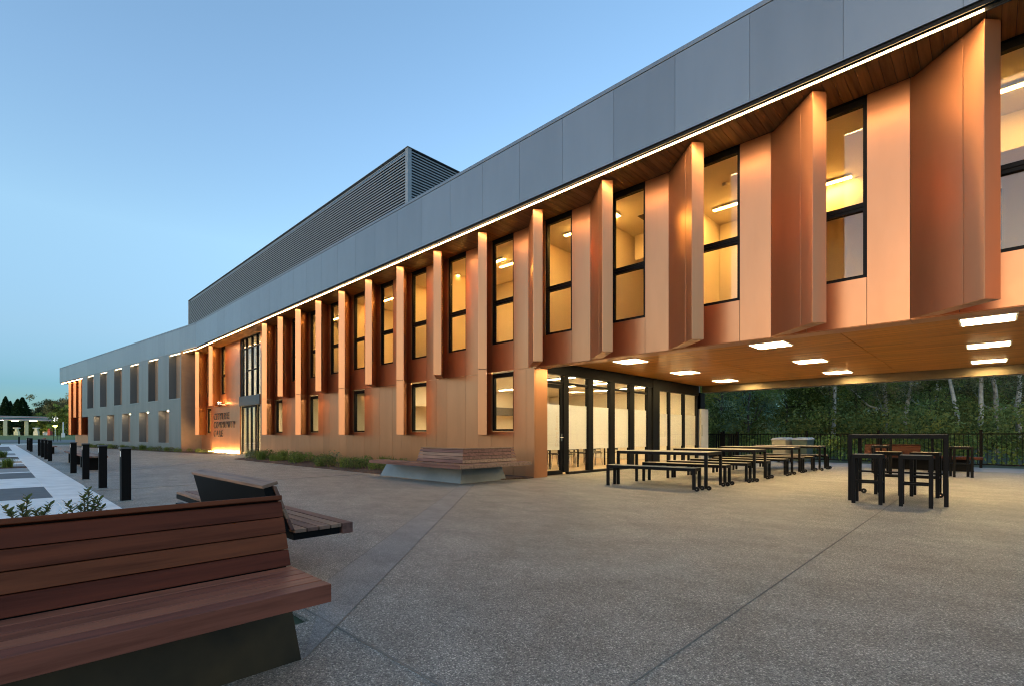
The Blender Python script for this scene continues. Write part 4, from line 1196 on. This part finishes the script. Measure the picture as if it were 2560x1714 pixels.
m = MB(); m.prism([(-31.0, 9.3), (-31.2, 8.6), (-38, 7.6), (-40, 9.2), (-31, 9.3)][:4], -.02, .012); struct('garden_bed', m, M_MULCH)
dup(g2, (-23.7, .2, 0), 1, 'grass tuft in the mulch strip of the car park, nearer one', 'car park plants', .75)
dup(g2, (-34.4, .1, 0), 2, 'grass tuft in the mulch strip of the car park, farther one', 'car park plants', .8)

# leafy sprigs behind the front bench
def sprig(label, loc, stems, seed, mat=M_LEAFS):
    rnd = random.Random(seed); t = thing('bench_shrub', label, 'shrub', loc, 0, 'shrubs behind the front bench')
    st_ = MB(); lf = MB()
    for (dx, dy, h) in stems:
        pts = [Vector((dx * f * f + rnd.gauss(0, .008), dy * f * f + rnd.gauss(0, .008), h * f)) for f in (0, .25, .5, .75, 1)]
        st_.tube(pts, [.008, .007, .006, .005, .003], 6)
        n = 58
        for k in range(n):
            f = .18 + .82 * k / n; i = min(3, int(f * 4)); p = pts[i].lerp(pts[i + 1], f * 4 - i)
            a = k * 2.4; rise = .35 + .9 * max(0, f - .8) * 4
            d = Vector((math.cos(a), math.sin(a), rise)).normalized(); L = .074 * (1 - .25 * f) * rnd.uniform(.8, 1.15)
            w = d.cross(Vector((0, 0, 1))).normalized() * L * .27; u = w.cross(d).normalized() * L * .06
            e = p + d * L; mm = p + d * L * .55
            lf.add([p, mm + w + u, e, mm - w + u, mm], [(0, 1, 4), (1, 2, 4), (2, 3, 4), (3, 0, 4)])
    st_.build('stem', M_BARKD, t); lf.build('foliage', mat, t); return t
sprig('upright leafy sprigs behind the front bench below the nearest bollard', (-5.55, .52, .02), [(-.10, -.12, .50), (-.02, .02, .62), (.10, .08, .54), (.05, .10, .46), (.0, -.04, .48), (.14, .12, .42), (-.05, .06, .54), (.06, -.02, .57), (.17, .05, .36), (-.12, .02, .40)], 3)
sprig('arching leafy shrub behind the front bench at the left edge', (-5.45, .16, .02), [(-.25, -.25, .40), (-.12, -.12, .52), (.06, .0, .60), (.16, .12, .54), (.22, .20, .46), (-.02, -.2, .36), (.1, .1, .40), (.25, .1, .36), (-.3, -.3, .3), (0, -.1, .5), (.1, -.05, .54), (-.18, 0, .44), (.2, .05, .5), (.12, .2, .4), (-.08, .1, .46)], 4)
sprig('low leafy shrub at the very left edge behind the front bench', (-5.75, -.12, .02), [(-.2, -.1, .38), (0, 0, .42), (.1, .1, .36), (.05, -.1, .34)], 7)

# ------------------------------------------------------------------ beyond the car park: road, lawn, filling station, trees
def PL(sx, d, z=0.):
    p = P(sx, d); return (p[0], p[1], z)
m = MB(); a, b, c, d = PL(-700, 72), PL(330, 72), PL(420, 112), PL(-900, 112)
m.prism([a[:2], b[:2], c[:2], d[:2]], -.028, -.012); struct('road', m, M_ASPH)
m = MB()
q0 = [PL(-900, 112, -.02), PL(420, 112, -.02), PL(420, 125, .9), PL(-900, 125, .9)]; m.add(q0, [(0, 1, 2, 3)])
m.add([PL(-900, 125, .9), PL(420, 125, .9), PL(600, 420, 1.4), PL(-1400, 420, 1.4)], [(0, 1, 2, 3)])
struct('lawn', m, M_GRASS)
GZ = .95
cz = thing('fuel_canopy', 'long flat filling station canopy with striped edge and lit underside beyond the lawn', 'canopy', PL(60, 140, GZ))
cz['_w'] = 1
A = Vector(PL(143, 146)); B = Vector(PL(-120, 128)); u = (B - A).normalized(); nn = Vector((u.y, -u.x, 0))
if nn.dot(Vector((-A.x, -A.y, 0))) > 0: nn = -nn
def cbox(q, s0, s1, n0, n1, z0, z1, mi=0):
    q.prism([(A + u * s0 + nn * n0)[:2], (A + u * s1 + nn * n0)[:2], (A + u * s1 + nn * n1)[:2], (A + u * s0 + nn * n1)[:2]], z0, z1, mi)
CB, CT = 5.12, 6.32
q = MB(); Lc = (B - A).length
cbox(q, 0, Lc, .1, 9, CB + .02, CT - .02); q.build('canopy_roof', M_WHITE, cz)
st_cols = [(0, .12, (.7, .68, .66)), (.12, .30, (.55, .2, .17)), (.30, .40, (.75, .72, .7)), (.40, .64, (.02, .09, .07)), (.64, .74, (.75, .72, .7)), (.74, .86, (.5, .12, .14)), (.86, 1.0, (.75, .7, .68))]
for i, (f0, f1, c) in enumerate(reversed(st_cols)):
    q = MB(); z0 = CT - (CT - CB) * f1; z1 = CT - (CT - CB) * f0
    cbox(q, .9, Lc, -.02, .09, z0 + .004, z1 - .004); q.build('edge_stripe', simple('stripe_%s' % 'abcdefg'[i], c, .5), cz)
q = MB(); cbox(q, -.3, .88, -.1, 1.2, CB - .02, CT + .05); q.build('sign_box', emit('white_lightbox', (1, .98, .95), 1.1), cz)
for i in range(7):
    q = MB(); s = 4 + i * 3.2; n_ = 1.5 + (i % 2) * 2.6
    cbox(q, s, s + 1.3, n_, n_ + 1.3, CB - .05, CB + .0); q.build('downlight', emit('station_lamp', (1, .82, .42), 9), cz)
for sx in (13, 66):
    p = Vector(PL(sx, 141 if sx > 30 else 137, 0)); q = MB(); q.box(p.x - .55, p.x + .55, p.y - .4, p.y + .4, GZ - .1, CB); q.build('column', simple('cream_column', (.75, .66, .4), .6), cz)
M_PUMP = simple('pump_cream', (.75, .7, .5), .5)
fp = thing('fuel_pump', 'x', 'fuel pump', (0, 0, 0), 0, 'fuel pumps under the canopy')
q = MB(); q.box(-.6, .6, -.3, .3, 0, 1.1); q.build('cabinet', M_PUMP, fp, bevel=.04)
q = MB(); q.box(-.35, .35, -.25, .25, 1.1, 1.9); q.build('column', M_PUMP, fp, bevel=.04)
q = MB(); q.box(-.75, .75, -.35, .35, 1.9, 2.15); q.build('head', M_WHITE, fp, bevel=.05)
for i, sx in enumerate((42, 91)):
    lb = 'cream fuel pump lit under the canopy, ' + ('between the two columns' if i == 0 else 'right of the columns')
    if i == 0: fp.location = PL(sx, 139, GZ); fp['label'] = lb; fp.rotation_euler = (0, 0, R(50))
    else: dup(fp, PL(sx, 140, GZ), R(50), lb)
ib = thing('ice_box', 'low white box beside the red box at the right end of the filling station', 'cabinet', PL(117, 142, GZ), R(45))
q = MB(); q.box(-.7, .7, -.5, .5, 0, .8); q.build('body', M_WHITE, ib, bevel=.05); q = MB(); q.box(-.7, .7, -.5, .5, .82, 1.05); q.build('lid', M_STEEL, ib)
rb = thing('red_cabinet', 'small red upright cabinet at the right end of the filling station', 'cabinet', PL(125, 141, GZ), R(45))
q = MB(); q.box(-.4, .4, -.4, .4, 0, 1.4); q.build('body', M_CARPAINT, rb, bevel=.04); q = MB(); q.box(-.3, .3, -.3, .3, 1.4, 1.9); q.build('top', M_CARPAINT, rb, bevel=.1)
sl_ = thing('street_lamp', 'low lamp post with a glowing yellow head right of the filling station', 'street lamp', PL(138, 120, .8))
q = MB(); q.tube([(0, 0, 0), (0, 0, 2.2)], .06, 8); q.build('post', M_WHITE, sl_)
q = MB(); q.tube([(0, 0, 2.15), (0, 0, 2.3), (0, 0, 2.5), (0, 0, 2.62)], [.1, .45, .42, .1], 12); q.build('lamp_head', emit('yellow_lamp', (1, .85, .12), 3.0), sl_)
up_ = thing('utility_post', 'pale post with a box at its foot left of the copper corner', 'post', PL(158, 118, .5))
q = MB(); q.tube([(0, 0, 0), (0, 0, 3.6)], .12, 8); q.build('post', M_WHITE, up_); q = MB(); q.box(-.3, .3, -.3, .3, 0, 1.0); q.build('cabinet', M_WHITE, up_)
for i, sx in enumerate((134, 143, 152)):
    t = thing('tree_stake', 'thin dark stake on the verge, %s of three' % ('left', 'middle', 'right')[i], 'stake', PL(sx, 84, -.02), 0, 'stakes on the verge')
    q = MB(); q.tube([(0, 0, 0), (0, 0, 2.4 + .2 * i)], .04, 6); q.build('pole', M_BLACK, t)
def conifer(seed, h, r):
    rnd = random.Random(seed); t = thing('conifer', 'x', 'tree', (0, 0, 0), 0, 'conifers behind the filling station')
    q = MB(); q.tube([(0, 0, 0), (0, 0, h * .95)], [.3, .03], 7); q.build('trunk', M_BARKD, t)
    q = MB()
    for k in range(3800):
        f = rnd.random(); a = rnd.uniform(0, 2 * PI); rr = r * (1 - f) ** .75 * (.45 + .55 * math.sqrt(rnd.random())) * (1 + .12 * math.sin(a * 5 + f * 9))
        leaf_quad(q, Vector((math.cos(a) * rr, math.sin(a) * rr, .3 + f * (h - .3))), .55 * rnd.uniform(.6, 1.3), rnd, .5, .8)
    q.build('crown', M_LEAFC, t); return t
cf = conifer(40, 11.5, 3.3)
for i, (sx, d, sc, lb) in enumerate(((14, 165, (1.0, 1.0, 1.12), 'tallest narrow dark conifer behind the canopy'), (26, 168, (.85, .85, 1.0), 'slim dark conifer between the tall one and the broad one'), (44, 166, (1.15, 1.15, 1.05), 'left half of the broad dark conifer pair'), (56, 164, (1.3, 1.3, 1.08), 'broad dark conifer right of the others'), (-4, 170, (1.2, 1.2, .85), 'dark conifer cut by the left edge'))):
    if i == 0: cf.location = PL(sx, d, GZ); cf.scale = sc; cf['label'] = lb
    else: dup(cf, PL(sx, d, GZ), i * 1.3, lb, None, sc)
tF = make_tree('broad_tree', 50, 10, .3, 4.2, 1.0, .5, 90, 75, (.4, .2), M_BARKD, M_LEAFO, .8, .5, 4)
tG = make_tree('broad_tree', 51, 8, .25, 3.8, .6, .45, 85, 75, (-.3, .2), M_BARKD, M_LEAFG, .8, .5, 4)
for root, sx, d, rz, sc, lb in ((tF, 125, 170, 0, 1.15, 'tall brownish green tree behind the right end of the canopy'), (tF, 150, 172, 2, 1.2, 'tall olive tree right behind the copper corner'), (tF, 104, 178, 4, .95, 'olive tree lower than its neighbours behind the canopy'),
                                (tF, 84, 180, 1, .8, 'small olive tree beside the conifers'), (tG, 118, 155, 0, .75, 'bright green tree behind the canopy end'), (tG, 152, 150, 3, .95, 'bright green tree left of the copper corner'), (tG, 166, 140, 2, .9, 'green tree partly behind the copper corner'), (tF, 175, 170, 3, 1.2, 'olive tree mostly hidden by the copper corner'),
                                (tG, 90, 158, 5, .55, 'low green tree under the middle of the canopy')):
    place(root, used, PL(sx, d, GZ), rz, lb, sc, 'trees behind the filling station')
rnd = random.Random(77)
foliage_mass('far_hedge', [(*PL(rnd.uniform(-160, 230), rnd.uniform(160, 185))[:2], GZ + rnd.uniform(.3, 3.2), rnd.uniform(.6, 1.2), 40) for i in range(240)], .6, M_LEAFD, 78)
foliage_mass('distant_wood', [(*PL(rnd.uniform(86, 190), rnd.uniform(188, 215))[:2], GZ + rnd.uniform(.5, 10.5), rnd.uniform(.8, 1.5), 60) for i in range(260)], .7, M_LEAFO, 79)
# a line of trees across the street, reflected in the entry glass
for i, (x, y) in enumerate(((-62, -44), (-48, -52), (-34, -48), (-20, -55), (-76, -40))):
    dup(tF, (x, y, -.03), i, 'olive tree across the car park, %s of the row' % ordn[i], 'trees across the car park', 1.0)
for o in scn.objects:
    for kk in ('_w', 'used'):
        if kk in o: del o[kk]
